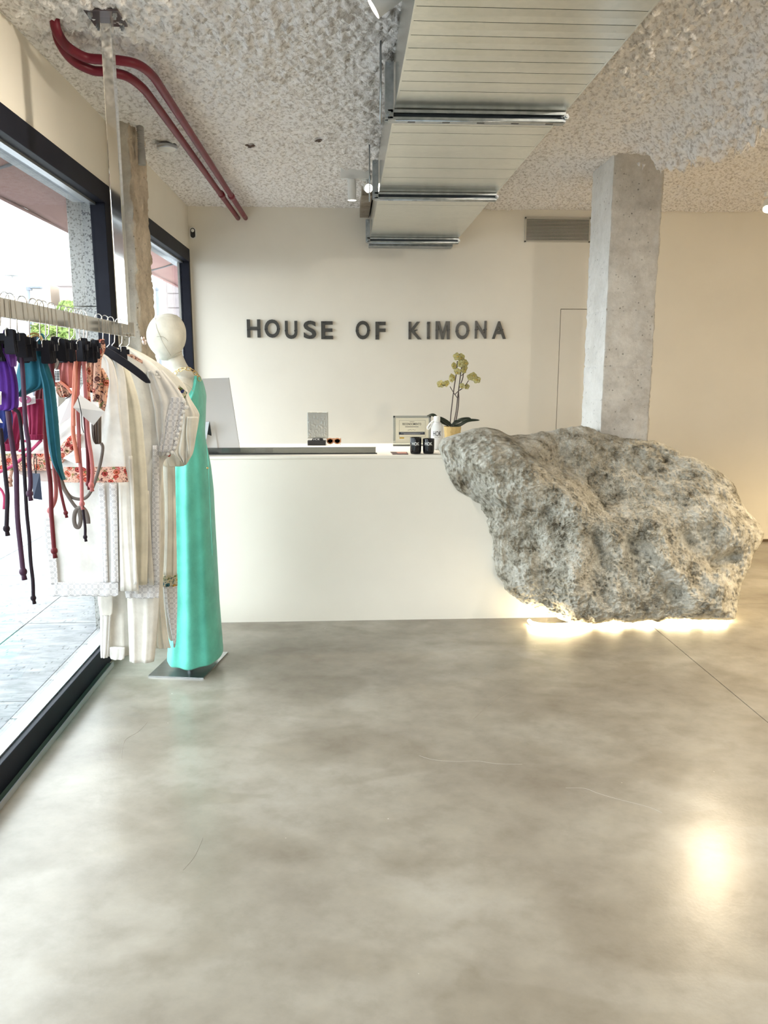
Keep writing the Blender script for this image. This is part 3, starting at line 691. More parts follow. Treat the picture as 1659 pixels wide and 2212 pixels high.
for x, y, f_, lab in OFF:
    spotlight('track_spotlight', 'added white ceiling spotlight out of view, '+lab, (x, y, 2.70), (-.45, .78, -.45) if lab.startswith('just') else (0, 0, -1), .12, .035, SPOT_W*f_, (1,.76,.42) if y > 3 else WARM, None, 120)['group'] = 'added spotlights outside the view'
t = thing('ceiling_disc', 'small white round ceiling fitting between the column and the pipes', 'fitting', (-1.012, 4.77, 2.79))
bm = BM(); lathe(bm, (-1.012, 4.77, 2.742), ((.0, 0), (.032, .001), (.046, .008), (.050, .016), (.050, .034))); obj('dome', bm, M['white_paint'], t, True)
bm = BM(); lathe(bm, (-1.012, 4.77, 2.752), ((.056, 0), (.058, .003), (.058, .02), (.05, .024))); obj('ring', bm, M['alu'], t, True)
t = thing('conduit_stub', 'grey corrugated conduit end hanging at the top of the concrete column', 'conduit', (-1.092, 4.50, 2.8))
prof = []; z = 0.0
for k in range(11): prof += [(.0165, z), (.0195, z+.003), (.0195, z+.007), (.0165, z+.010)]; z += .0112
bm = BM(); lathe(bm, (-1.092, 4.50, 2.672), prof, 20); obj('corrugated_hose', bm, mat('grey_conduit', (.36, .35, .33), .5), t, True)
bm = BM(); lathe(bm, (-1.092, 4.50, 2.60), ((.013, .01), (.020, 0), (.021, .003), (.020, .075)), 20); obj('sleeve', bm, mat('grey_sleeve', (.42, .41, .39), .5), t, True)

# ---- back wall fittings
bx_, bz_ = -1.213, 2.589
t = thing('wall_sensor', 'tiny white and black oval sensor on the back wall near the corner', 'sensor', (bx_, Y1, bz_))
def stadium(w_, h, n=10):
    r = w_/2; out = []
    for k in range(n+1): a = PI*k/n; out.append((r*math.cos(a), h/2-r+r*math.sin(a)))
    for k in range(n+1): a = PI+PI*k/n; out.append((r*math.cos(a), -h/2+r+r*math.sin(a)))
    return out
bm = BM(); prism(bm, [(bx_+u, bz_+v) for u, v in stadium(.050, .090)], 'y', Y1-.022, Y1); obj('shell', bm, M['white_paint'], t)
bm = BM(); prism(bm, [(bx_+u, bz_+v) for u, v in stadium(.038, .076)], 'y', Y1-.026, Y1-.021); obj('face', bm, M['black'], t)
bm = BM(); ball(bm, (bx_, Y1-.027, bz_+.018), .013, 16, 9, (1, .5, 1)); obj('lens', bm, M['white_paint'], t, True)
gx0, gx1, gz0, gz1 = 1.475, 2.02, 2.543, 2.736
t = thing('air_grille', 'long grey louvred air grille on the back wall beside the pillar', 'grille', ((gx0+gx1)/2, Y1, gz0))
bm = BM()
box(bm, (gx0, Y1-.012, gz0), (gx0+.012, Y1, gz1)); box(bm, (gx1-.012, Y1-.012, gz0), (gx1, Y1, gz1)); box(bm, (gx0, Y1-.012, gz0), (gx1, Y1, gz0+.010)); box(bm, (gx0, Y1-.012, gz1-.010), (gx1, Y1, gz1))
obj('frame', bm, mat('grille_paint', (.55, .52, .46), .5), t)
sub('duct_opening', (gx0+.01, Y1-.003, gz0+.008), (gx1-.01, Y1-.001, gz1-.008), M['black'], t)
GP = mat('grille_slat_paint', (.70, .67, .60), .4)
n = 16
for k in range(n):
    z = gz0+.010+(gz1-gz0-.020)*(k+.5)/n
    bm = BM(); hexa(bm, [(gx0+.01, Y1-.011, z-.0026), (gx1-.01, Y1-.011, z-.0026), (gx1-.01, Y1-.002, z+.001), (gx0+.01, Y1-.002, z+.001), (gx0+.01, Y1-.011, z+.0020), (gx1-.01, Y1-.011, z+.0020), (gx1-.01, Y1-.002, z+.004), (gx0+.01, Y1-.002, z+.004)])
    obj('slat', bm, GP, t)

# ---- raised lettering
def text_mesh(s, extrude=.02, bevel=0.0, space=1.0):
    cu = bpy.data.curves.new('txt', 'FONT'); cu.body = s; cu.extrude = extrude; cu.offset = bevel; cu.resolution_u = 5; cu.space_character = space
    o = bpy.data.objects.new('txt', cu); C.objects.link(o)
    me = bpy.data.meshes.new_from_object(o.evaluated_get(bpy.context.evaluated_depsgraph_get()))
    bpy.data.objects.remove(o); bpy.data.curves.remove(cu); me.materials.clear()
    return me
def fit_text(s, x0, x1, z0, z1, yf, depth, fat=0.0):
    "upright text facing the viewer in a box of the given size"
    me = text_mesh(s, .05, fat)
    v = np.empty(len(me.vertices)*3, np.float32); me.vertices.foreach_get('co', v); v = v.reshape(-1, 3)
    a, b = v.min(0), v.max(0)
    nx = x0+(v[:,0]-a[0])/(b[0]-a[0])*(x1-x0); nz = z0+(v[:,1]-a[1])/(b[1]-a[1])*(z1-z0); ny = yf+depth*(1-(v[:,2]-a[2])/(b[2]-a[2]))
    me.vertices.foreach_set('co', np.stack([nx, ny, nz], -1).astype(np.float32).ravel()); me.update(); return me
LM = mat('dark_mirror_acrylic', (.050, .048, .043), .3, 0, .45)
LETT = [('H',534,562,690,729,'first letter of HOUSE'),('O',572,604,690,729.5,'second letter of HOUSE'),('U',616,642,693,732,'third letter of HOUSE'),('S',656,683,693,732,'fourth letter of HOUSE'),('E',694,719,694,732.5,'last letter of HOUSE'),
        ('O',768.5,799,693,733,'first letter of OF'),('F',811,833,695,733.5,'last letter of OF'),('K',882.5,911,695,733,'first letter of KIMONA'),('I',922.5,929,695,733,'second letter of KIMONA'),('M',941,972,694,733,'third letter of KIMONA'),
        ('O',984,1014,694,733,'fourth letter of KIMONA'),('N',1026,1051.5,693,731.5,'fifth letter of KIMONA'),('A',1063,1093.5,694,732,'last letter of KIMONA')]
DOTS = {'H':((.12,.42),(.88,.42)),'O':((.1,.45),(.9,.45)),'U':((.1,.45),(.86,.45)),'S':((.45,.95),(.5,.06)),'E':((.3,.93),(.3,.08)),'F':((.4,.93),(.15,.2)),'K':((.12,.5),(.55,.5)),'I':((.5,.9),(.5,.1)),'M':((.1,.5),(.9,.5)),'N':((.12,.5),(.88,.5)),'A':((.35,.5),(.68,.5))}
for ch, xa, xb, ya, yb, lab in LETT:
    p0, p1 = at(xa, yb, Y1-.02), at(xb, ya, Y1-.02)
    t = thing('wall_letter', f'dark glossy letter {ch} on the back wall, {lab}', 'letter', (p0.x, Y1, p0.z), 'raised letters on the back wall')
    if ch == 'M':
        wx, wz, X_, Z_ = p1.x-p0.x, p1.z-p0.z, p0.x, p0.z
        poly = [(0,0),(0,1),(.29,1),(.5,.33),(.71,1),(1,1),(1,0),(.81,0),(.81,.80),(.59,0),(.41,0),(.19,.80),(.19,0)]
        bm = BM(); prism(bm, [(X_+u*wx, Z_+v*wz) for u, v in poly], 'y', Y1-.022, Y1-.006); obj('face', bm, LM, t)
    else: link('face', fit_text(ch, p0.x, p1.x, p0.z, p1.z, Y1-.022, .016, {'N': .014, 'K': .016, 'A': .018}.get(ch, .026)), LM, t)
    for u, v in DOTS[ch]:
        x, z = p0.x+u*(p1.x-p0.x), p0.z+v*(p1.z-p0.z)
        bm = BM(); cyl(bm, (x-.006, Y1-.0235, z), (x-.006, Y1-.001, z), .007, 10); obj('fixing_stud', bm, M['black'], t)
        bm = BM(); cyl(bm, (x+.009, Y1-.0235, z+.004), (x+.009, Y1-.001, z+.004), .005, 10); obj('fixing_stud', bm, M['black'], t)

# ================================================================ ON THE COUNTER
ZT = 1.012
# monitor seen from behind
t = thing('computer_monitor', 'silver desktop monitor seen from behind at the left end of the counter', 'monitor', (-.9, 4.75, ZT))
br = at(519, 979, 4.74); tr = at(494, 817, 4.92)
u = (tr-br); wd = Vector((-1, -.36, 0)).normalized(); wd = (wd - u.normalized()*wd.dot(u.normalized())).normalized(); nn = u.cross(wd).normalized()
if nn.y > 0: nn = -nn
W_ = .45
def mp(a, b, c): return br + u*b + wd*(a*W_) + nn*c
def slab(name, a0, a1, b0, b1, c0, c1, m, par, bev=0.0):
    bm = BM(); vs = hexa(bm, [mp(a0,b0,c0), mp(a1,b0,c0), mp(a1,b1,c0), mp(a0,b1,c0), mp(a0,b0,c1), mp(a1,b0,c1), mp(a1,b1,c1), mp(a0,b1,c1)])
    if bev: bmesh.ops.bevel(bm, geom=list(bm.edges), offset=bev, segments=2, affect='EDGES')
    return obj(name, bm, m, par)
SIL = mat('monitor_silver', (.78, .79, .81), .34, .25)
slab('rear_shell', 0, 1, 0, 1, 0, .010, SIL, t, .003); slab('screen_glass', -.006, 1.006, -.004, 1.006, -.007, 0, mat('black_screen_glass', (.01, .02, .016), .08), t)
slab('stand_neck', .30, .62, .02, .42, .010, .022, SIL, t, .002)
c0 = mp(.46, .36, .02)
bm = BM(); hexa(bm, [(c0.x-.085, c0.y-.10, ZT), (c0.x+.085, c0.y-.06, ZT), (c0.x+.085, c0.y+.14, ZT), (c0.x-.085, c0.y+.10, ZT), (c0.x-.085, c0.y-.10, ZT+.012), (c0.x+.085, c0.y-.06, ZT+.012), (c0.x+.085, c0.y+.14, ZT+.012), (c0.x-.085, c0.y+.10, ZT+.012)]); obj('stand_foot', bm, SIL, t)
# card reader like grey box standing by the monitor
a = at(438, 950, 4.66)
t = thing('card_stand', 'small grey folded metal card stand in front of the monitor', 'stand', (a.x, 4.66, ZT))
p = [at(433, 912, 4.66), at(452, 911, 4.66), at(459, 953, 4.72), at(436, 953, 4.62)]
bm = BM(); hexa(bm, [Vector((p[3].x-.02, 4.64, ZT)), Vector((p[3].x+.006, 4.64, ZT)), Vector((p[1].x, 4.66, p[1].z)), Vector((p[0].x, 4.66, p[0].z)), Vector((p[3].x-.02, 4.65, ZT)), Vector((p[3].x+.006, 4.65, ZT)), Vector((p[1].x, 4.67, p[1].z)), Vector((p[0].x, 4.67, p[0].z))]); obj('front_leaf', bm, mat('stand_grey', (.40, .41, .42), .4, .6), t)
bm = BM(); hexa(bm, [Vector((p[1].x-.05, 4.75, ZT)), Vector((p[2].x, 4.75, ZT)), Vector((p[1].x, 4.668, p[1].z)), Vector((p[0].x, 4.668, p[0].z)), Vector((p[1].x-.05, 4.76, ZT)), Vector((p[2].x, 4.76, ZT)), Vector((p[1].x, 4.676, p[1].z)), Vector((p[0].x, 4.676, p[0].z))]); obj('rear_leaf', bm, mat('stand_dark', (.07, .08, .085), .4, .3), t)

# hammered plaque on a black stand
yb = 5.175; a, b = at(664.5, 947, yb), at(708.5, 890, yb)
t = thing('hammered_plaque', 'square hammered silver plaque on a small black stand on the counter', 'plaque', ((a.x+b.x)/2, yb, ZT))
ns = 44; V = []; F = []
for j in range(ns+1):
    for i in range(ns+1):
        x = a.x+(b.x-a.x)*i/ns; z = a.z+(b.z-a.z)*j/ns
        h = 0 if i in (0, ns) or j in (0, ns) else -.0035*abs(mnoise.fractal(Vector((x*60, z*110+x*50, 3)), 1, 2, 3))
        V.append((x, yb-.004+h, z))
n0 = len(V); V += [(v[0], yb+.004, v[2]) for v in V]
for j in range(ns):
    for i in range(ns):
        q = j*(ns+1)+i; F.append((q, q+1, q+ns+2, q+ns+1)); F.append((n0+q, n0+q+ns+1, n0+q+ns+2, n0+q+1))
per = [i for i in range(ns+1)]+[(j+1)*(ns+1)-1 for j in range(1, ns+1)]+[ns*(ns+1)+i for i in range(ns-1, -1, -1)]+[j*(ns+1) for j in range(ns-1, 0, -1)]
F += [(per[k], n0+per[k], n0+per[(k+1) % len(per)], per[(k+1) % len(per)]) for k in range(len(per))]
pyobj('plate', V, F, mat('hammered_silver', (.42, .42, .40), .3, .85), t, True)
cx_ = (a.x+b.x)/2-.002
bm = BM(); prism(bm, [(cx_-.042, ZT+.028), (cx_+.042, ZT+.028), (cx_+.032, a.z+.001), (cx_-.032, a.z+.001)], 'y', yb-.02, yb+.02); obj('plinth', bm, M['black'], t)
e0, e1 = at(664.5, 962, yb-.03), at(703.5, 948, yb-.03)
bm = BM(); box(bm, (e0.x, yb-.035, ZT), (e1.x, yb+.035, ZT+.032), .002); obj('foot_block', bm, M['black'], t)
link('lettering', fit_text('HOK', (e0.x+e1.x)/2-.022, (e0.x+e1.x)/2+.022, ZT+.033, ZT+.047, yb-.0215, .0006), M['white_paint'], t)

# sunglasses
t = thing('sunglasses', 'tortoiseshell sunglasses with rosy lenses lying beside the hammered plaque', 'sunglasses', (-.06, 5.22, ZT))
g0, g1 = at(705, 951, 5.20), at(737, 951, 5.20); gz = ZT+.026
FR = mat('tortoise_frame', (.42, .20, .10), .3); LN = mat('rosy_lens', (.13, .06, .05), .1)
for k, name in enumerate(('lens', 'lens')):
    xc = g0.x+(g1.x-g0.x)*(.26 if k == 0 else .74); rx = (g1.x-g0.x)*.21
    ring = [Vector((xc+rx*math.cos(q), 5.20, gz+.019*math.sin(q)*(1.0 if math.sin(q) < 0 else .8))) for q in [2*PI*i/24 for i in range(24)]]
    bm = BM(); tube(bm, ring, .0042, 8, True); obj('rim', bm, FR, t, True)
    bm = BM(); bm.faces.new([bm.verts.new(v) for v in ring]); bmesh.ops.solidify(bm, geom=list(bm.faces), thickness=.002); obj('lens', bm, LN, t)
xm = (g0.x+g1.x)/2
bm = BM(); tube(bm, smoothpath([(xm-.014, 5.20, gz+.010), (xm, 5.196, gz+.015), (xm+.014, 5.20, gz+.010)], 4), .0035, 8); obj('bridge', bm, FR, t, True)
for x in (g0.x+.004, g1.x-.004):
    bm = BM(); tube(bm, smoothpath([(x, 5.20, gz+.012), (x, 5.25, gz+.012), (x, 5.31, gz+.006), (x, 5.34, ZT+.004)], 4), .003, 6); obj('temple', bm, FR, t, True)

# acrylic framed certificate
yf = 5.10; a, b = at(849.5, 957, yf), at(931, 898, yf)
t = thing('certificate_frame', 'cream award certificate standing in a thick clear acrylic frame', 'frame', ((a.x+b.x)/2, yf, ZT))
bm = BM(); box(bm, (a.x, yf+.006, ZT), (b.x, yf+.022, b.z), .002); obj('acrylic_block', bm, M['acryl'], t)
bm = BM()
for q in (((a.x, yf-.004, a.z+.015), (a.x+.012, yf+.024, b.z)), ((b.x-.012, yf-.004, a.z+.015), (b.x, yf+.024, b.z)), ((a.x, yf-.004, b.z-.012), (b.x, yf+.024, b.z))): box(bm, *q, .001)
obj('frame_border', bm, mat('pewter_acrylic', (.27, .275, .25), .3), t)
sub('base_bar', (a.x-.002, yf-.03, ZT), (b.x, yf+.03, ZT+.006), mat('smoky_base', (.09, .09, .085), .3), t)
c0, c1 = at(855, 950, yf), at(926, 903, yf)
sub('certificate', (c0.x, yf-.002, ZT+.018), (c1.x, yf+.004, c1.z), mat('certificate_paper', (.60, .57, .46), .6), t)
GL = mat('grey_ink', (.10, .10, .09), .6)
i0, i1 = at(862, 944, yf), at(919, 907.5, yf)
bm = BM()
for q in (((i0.x, i0.z), (i1.x, i0.z+.0012)), ((i0.x, i1.z-.0012), (i1.x, i1.z)), ((i0.x, i0.z), (i0.x+.0012, i1.z)), ((i1.x-.0012, i0.z), (i1.x, i1.z))): box(bm, (q[0][0], yf-.0026, q[0][1]), (q[1][0], yf-.002, q[1][1]))
obj('border_line', bm, GL, t)
k0, k1 = at(869.5, 918.5, yf), at(910, 913.5, yf); link('heading', fit_text('RECONOCIMIENTO', k0.x, k1.x, k0.z, k1.z, yf-.0028, .0008, .01), M['ink'], t)
k0, k1 = at(885, 911.7, yf), at(895, 910.0, yf); link('small_heading', fit_text('PREMIO', k0.x, k1.x, k0.z, k1.z, yf-.0026, .0006), GL, t)
k0, k1 = at(875, 922.6, yf), at(904, 921.2, yf); sub('caption_line', (k0.x, yf-.0026, k0.z), (k1.x, yf-.002, k1.z), GL, t)
bm = BM(); pts = [at(881+i*1.15, 928.5+1.6*math.sin(i*1.7)*math.cos(i*.6), yf-.003) for i in range(16)]; tube(bm, smoothpath(pts, 3), .0007, 5); obj('signature', bm, GL, t)
k0, k1 = at(861.5, 939, yf), at(917.5, 933, yf); sub('band', (k0.x, yf-.003, k0.z), (k1.x, yf-.002, k1.z), mat('navy_band', (.015, .02, .035), .5), t)
bm = BM()
for yy, xa_, xb_ in ((935.2, 866, 914), (937.2, 872, 908)):
    k0, k1 = at(xa_, yy+.35, yf), at(xb_, yy-.35, yf); box(bm, (k0.x, yf-.0034, k0.z), (k1.x, yf-.003, k1.z))
obj('band_text_lines', bm, mat('pale_ink', (.45, .47, .5), .6), t)
k0, k1 = at(863, 947.5, yf), at(873, 944.5, yf); sub('gold_mark', (k0.x, yf-.003, k0.z), (k1.x, yf-.002, k1.z), mat('gold_ink', (.45, .28, .03), .5), t)

# bottle, candles, leaflet
yq = 4.86; a, b = at(930.5, 980, yq), at(956.5, 912, yq); r = (b.x-a.x)/2; xc = (a.x+b.x)/2; top = at(945, 899, yq).z; sh = at(945, 918, yq).z
t = thing('water_bottle', 'glossy white water bottle with dark HOK lettering and wrist strap', 'bottle', (xc, yq, ZT))
bm = BM(); lathe(bm, (xc, yq, 0), [(r*.90, ZT), (r, ZT+.004), (r, sh-.02), (r*.97, sh-.006), (r*.86, sh+.008), (r*.66, sh+.016), (r*.50, sh+.019)], 36); obj('body', bm, mat('bottle_white', (.76, .77, .78), .18), t, True)
bm = BM(); lathe(bm, (xc, yq, 0), [(r*.54, sh+.018), (r*.56, sh+.022), (r*.56, top-.006), (r*.50, top)], 30); obj('cap', bm, M['white_paint'], t, True)
bm = BM(); lathe(bm, (xc, yq, 0), [(r*.50, sh+.014), (r*.52, sh+.021)], 30); obj('collar', bm, GL, t, True)
bm = BM(); tube(bm, smoothpath([(xc-.6*r, yq, sh+.026), (xc-1.1*r, yq-.01, sh+.014), (xc-1.62*r, yq-.012, sh-.012), (xc-1.5*r, yq-.012, sh-.026), (xc-1.15*r, yq-.01, sh-.012), (xc-.75*r, yq, sh+.014)], 6), .0048, 8, flat=1.6); obj('strap', bm, M['white_paint'], t, True)
def wrap_text(s, xc, yc_, r, z0, z1, half, m, par, name='lettering', off=0.0):
    me = fit_text(s, -half, half, z0, z1, 0, .0006, .01)
    for v in me.vertices:
        ph = off+v.co.x/r; rr = r+.0005-v.co.y*.5
        v.co.x, v.co.y = xc+rr*math.sin(ph), yc_-rr*math.cos(ph)
    link(name, me, m, par)
zl0, zl1 = at(945, 942, yq-r).z, at(945, 931.5, yq-r).z
wrap_text('HOK', xc, yq, r, zl0, zl1, r*.72, M['ink'], t, off=-.05)
wrap_text('HOUSE OF KIMONA', xc, yq, r, zl0-.009, zl0-.006, r*.5, GL, t, 'small_lettering', off=-.0)
BK = mat('black_glass', (.006, .006, .008), .07)
for lab, x0_, x1_, ytop in (('left', 885.5, 910.5, 944), ('right', 913, 938.5, 946.5)):
    yy = 4.60; a, b = at(x0_, 981, yy), at(x1_, ytop, yy); xc = (a.x+b.x)/2; r = (b.x-a.x)/2; zt = b.z-.002
    t = thing('candle_jar', f'black glass candle jar with white HOK lettering, the {lab} one of two', 'candle', (xc, yy, ZT), 'black candle jars on the counter')
    bm = BM(); lathe(bm, (xc, yy, ZT), [(r*.84, 0), (r*.90, .003), (r*.985, .02), (r, zt-ZT-.002), (r*.98, zt-ZT), (r*.92, zt-ZT), (r*.90, zt-ZT-.012), (0.001, zt-ZT-.012)], 36); obj('jar', bm, BK, t, True)
    bm = BM(); lathe(bm, (xc, yy, zt-.0115), [(r*.89, 0), (r*.89, .001), (.001, .0012)], 30); obj('wax', bm, mat('candle_wax', (.55, .5, .42), .6), t, True)
    wrap_text('HOK', xc, yy, r, ZT+.052, ZT+.071, r*.66, M['white_paint'], t, off=-.12)
t = thing('leaflet', 'thin pink and black leaflet lying flat on the counter edge', 'leaflet', (.32, 4.60, ZT))
bm = BM(); q = [atz(843, 977, ZT), atz(879, 977.5, ZT), atz(882, 982, ZT), atz(848, 982, ZT)]; hexa(bm, [Vector((p.x, p.y, ZT)) for p in q]+[Vector((p.x, p.y, ZT+.004)) for p in q]); obj('sheet', bm, mat('leaflet_dark', (.10, .06, .06), .4), t)
bm = BM(); q = [atz(856, 977.8, ZT), atz(877, 978.2, ZT), atz(879, 981, ZT), atz(860, 981, ZT)]; hexa(bm, [Vector((p.x, p.y, ZT+.004)) for p in q]+[Vector((p.x, p.y, ZT+.0048)) for p in q]); obj('print', bm, mat('leaflet_pink', (.55, .25, .20), .4), t)

# orchid
yo = 5.0; a = at(959, 921, yo); b = at(996, 921, yo); xc = (a.x+b.x)/2; r = (b.x-a.x)/2; zr = a.z
t = thing('orchid', 'yellow orchid with three dark stems in a faceted golden pot', 'plant', (xc, yo, ZT))
V = []; F = []; nr, nc = 9, 24
for j in range(nr+1):
    for i in range(nc):
        q = 2*PI*(i+.5*(j % 2))/nc; rr = r*(.80+.20*j/nr)*(1+(.03 if (i+j//1) % 2 else -.015)); V.append((xc+rr*math.cos(q), yo+rr*math.sin(q), ZT+(zr-ZT)*j/nr))
for j in range(nr):
    for i in range(nc):
        A_, B_, C_, D_ = j*nc+i, j*nc+(i+1) % nc, (j+1)*nc+i, (j+1)*nc+(i+1) % nc
        if j % 2: F += [(A_, B_, D_), (A_, D_, C_)]
        else: F += [(A_, B_, C_), (B_, D_, C_)]
F.append(tuple(range(nc))[::-1])
pyobj('pot', V, F, mat('golden_ceramic', (.62, .46, .20), .35), t, False)
bm = BM(); lathe(bm, (xc, yo, zr-.012), [(r*.98, 0), (r*.5, .006), (.001, .008)], 24); obj('soil', bm, M['bark'], t, True)
DG = mat('dark_orchid_leaf', (.012, .020, .012), .4); DS = mat('dark_orchid_stem', (.055, .032, .028), .55)
def leaf(pts, wmax):
    P = smoothpath(pts, 5); n = len(P); V = []; F = []
    for i, p in enumerate(P):
        tt = i/(n-1); wv = wmax*(math.sin(PI*min(1, tt*.9+.1)))**.7; d = (P[min(i+1, n-1)]-P[max(i-1, 0)]).normalized()
        s = d.cross(Vector((0, -.75, .66))).normalized()
        for k, (o1, o2) in enumerate(((-1, 0), (-.5, -.25), (0, -.4), (.5, -.25), (1, 0))): V.append(p+s*(o1*wv)+Vector((0, -.3, 1))*(o2*wv*.35))
        for k, (o1, o2) in enumerate(((1, 0), (.5, -.25), (0, -.4), (-.5, -.25), (-1, 0))): V.append(p+s*(o1*wv)+Vector((0, -.3, 1))*(o2*wv*.35)-Vector((0, 0, .003)))
    for i in range(n-1):
        for k in range(10): F.append((i*10+k, i*10+(k+1) % 10, (i+1)*10+(k+1) % 10, (i+1)*10+k))
    F += [tuple(range(10)), tuple(range((n-1)*10, n*10))[::-1]]
    pyobj('leaf', V, F, DG, t, True)
def po(L, Y=yo): return [at(x, y, Y) for x, y in L]
leaf(po([(976,920),(968,913),(956,905),(947,900)], yo-.02), .014); leaf(po([(970,919),(950,908),(936,896),(922,898)], yo+.02), .013)
leaf(po([(976,921),(985,912),(998,906),(1015,902)], yo-.01), .016); leaf(po([(977,921),(992,917),(1010,908),(1036,907)], yo-.03), .014); leaf(po([(980,921),(995,910),(1012,904),(1018,907)], yo+.03), .012)
STEMS = (([(972,919),(974,895),(978,860),(982,830),(986,805),(988,780)], yo-.01), ([(979,918),(985,890),(989,855),(992,832),(996,800),(998,792),(1000,780)], yo), ([(983,918),(989,885),(991,860),(991,840),(1000,815),(1001,785)], yo+.015))
for L, Y in STEMS:
    bm = BM(); tube(bm, smoothpath(po(L, Y), 5), .0034, 7); obj('stem', bm, DS, t, True)
for L in ([(972,835),(981,850),(989,861)], [(1012,822),(1003,835),(990,845),(982,853)], [(955,833),(962,832)], [(994,843),(1001,837),(1006,833)], [(996,812),(1003,806)], [(984,798),(992,784)]):
    bm = BM(); tube(bm, smoothpath(po(L, yo-.01), 4), .0024, 6); obj('twig', bm, DS, t, True)
YP = mottled('pale_yellow_petal', (.60, .54, .22), (.74, .70, .40), 60, .6, (), kind='World'); LIP = mat('orchid_lip', (.50, .34, .06), .5)
rnd = random.Random(11)
for x, y, s in ((988,770,1.2),(996,772,1.1),(1000,781,1.0),(1006,784,1.0),(982,790,1.0),(994,786,1.0),(988,803,1.0),(1003,800,.9),(1005,795,.8),(978,815,1.1),(975,820,.8),(952,829,1.1),(965,829,1.0),(1017,814,1.1),(1023,811,1.0),(1030,820,1.1),(998,834,.8),(1008,835,.8)):
    c = at(x, y, yo-.015+rnd.uniform(-.03, .02)); fc = Vector((rnd.uniform(-.7, .7), -1, rnd.uniform(-.4, .5))).normalized()
    q = fc.to_track_quat('Z', 'Y').to_matrix() @ Matrix.Rotation(rnd.uniform(-.4, .4), 3, 'Z')
    bm = BM()
    for k in range(5):
        an = PI/2+2*PI*k/5; wl_ = .026*s if k in (1, 4) else .021*s; L_ = .024*s
        d = q @ Vector((math.cos(an), math.sin(an), .18)); sd = q @ Vector((-math.sin(an), math.cos(an), 0)); n_ = q @ Vector((0, 0, 1))
        rows = []
        for tt, ww in ((.08, .25), (.35, .8), (.65, 1.0), (.88, .7), (1.0, .2)):
            rows.append([bm.verts.new(c+d*(L_*tt)+sd*(ww*wl_*.5*e)+n_*(-.004*abs(e)-.006*tt*tt)) for e in (-1, 0, 1)])
        for A_, B_ in zip(rows, rows[1:]):
            for e in (0, 1): bm.faces.new((A_[e], A_[e+1], B_[e+1], B_[e]))
    bmesh.ops.solidify(bm, geom=list(bm.faces), thickness=.0012)
    f_ = obj('flower', bm, YP, t, True)
    bm = BM(); ball(bm, c+q @ Vector((0, -.004, .006))*1.0, .006*s, 8, 6, (1, 1, .8)); obj('lip', bm, LIP, f_, True)

# ================================================================ MANNEQUIN
YM = 3.82
mq = thing('mannequin', 'cream cloth mannequin with a faceless head standing by the window', 'mannequin', (-.80, YM, 0))
def loft(name, rows, Y, m, parent, n=40, depth=None, uvm=False, sub_=5, fold=(0, 0), lean=None, cap=True, squash=2.0):
    """closed surface through horizontal slices; rows = (y pixel, left pixel, right pixel, half depth in m[, y offset])"""
    rows = sorted(rows); ys = [r[0] for r in rows]
    yy = []
    for a, b in zip(ys, ys[1:]): yy += list(np.linspace(a, b, sub_, endpoint=False))
    yy.append(ys[-1])
    def itp(i):
        P = [Vector((r[0], r[i] if len(r) > i else 0, 0)) for r in rows]; out = []
        Q = smoothpath(P, sub_); return [q.y for q in Q]
    xl, xr, dp, yo_ = itp(1), itp(2), itp(3), itp(4)
    V = []; UV = []; F = []
    for k, y in enumerate(yy):
        a, b = at(xl[k], y, Y+yo_[k]), at(xr[k], y, Y+yo_[k]); cxm = (a.x+b.x)/2; w_ = (b.x-a.x)/2; z = (a.z+b.z)/2; tt = k/max(1, len(yy)-1)
        for i in range(n):
            q = 2*PI*i/n; c, s_ = math.cos(q), math.sin(q)
            c = math.copysign(abs(c)**(2/squash), c); s_ = math.copysign(abs(s_)**(2/squash), s_)
            rip = fold[1]*math.sin(fold[0]*q+1.3*math.sin(3*tt+q))*(.25+.75*tt) if fold[0] else 0
            V.append((cxm+w_*c, Y+yo_[k]+(dp[k]+rip)*s_*(1 if s_ < 0 else .9)+ (rip*.4 if fold[0] else 0), z)); UV.append((cxm+w_*c, z))
    N = len(yy)
    for k in range(N-1):
        for i in range(n): F.append((k*n+i, (k+1)*n+i, (k+1)*n+(i+1) % n, k*n+(i+1) % n))
    if cap: F += [tuple(range(n)), tuple(range((N-1)*n, N*n))[::-1]]
    return pyobj(name, V, F, m, parent, True, None, UV)
HY = YM-.02
loft('head', [(678,354,372,.022),(681,343,382,.045),(687,333,389,.062),(697,325,396,.080),(710,319.5,400.5,.090),(722,317.5,401.5,.094),(735,318.5,401,.093),(746,322,398,.088),(756,328,393,.080),(765,336,391,.070),(773,342,384,.055),(777,347,370,.036),(778.8,352,362,.012)], HY, M['canvas'], mq, 44)
loft('torso', [(756,362,392,.030),(766,358.5,394,.050),(776,360,398,.055),(788,364,404,.057),(799,368,412,.062),(808,372,421,.085),(818,371,428,.125),(832,370,434,.158),(850,371,438,.165),(875,374,440,.150),(905,378,439,.130),(935,384,438,.115),(965,384,443,.130),(1010,378,451,.165),(1060,376,456,.165),(1110,380,458,.150),(1180,384,455,.13),(1205,395,445,.10)], YM, M['canvas'], mq, 44)
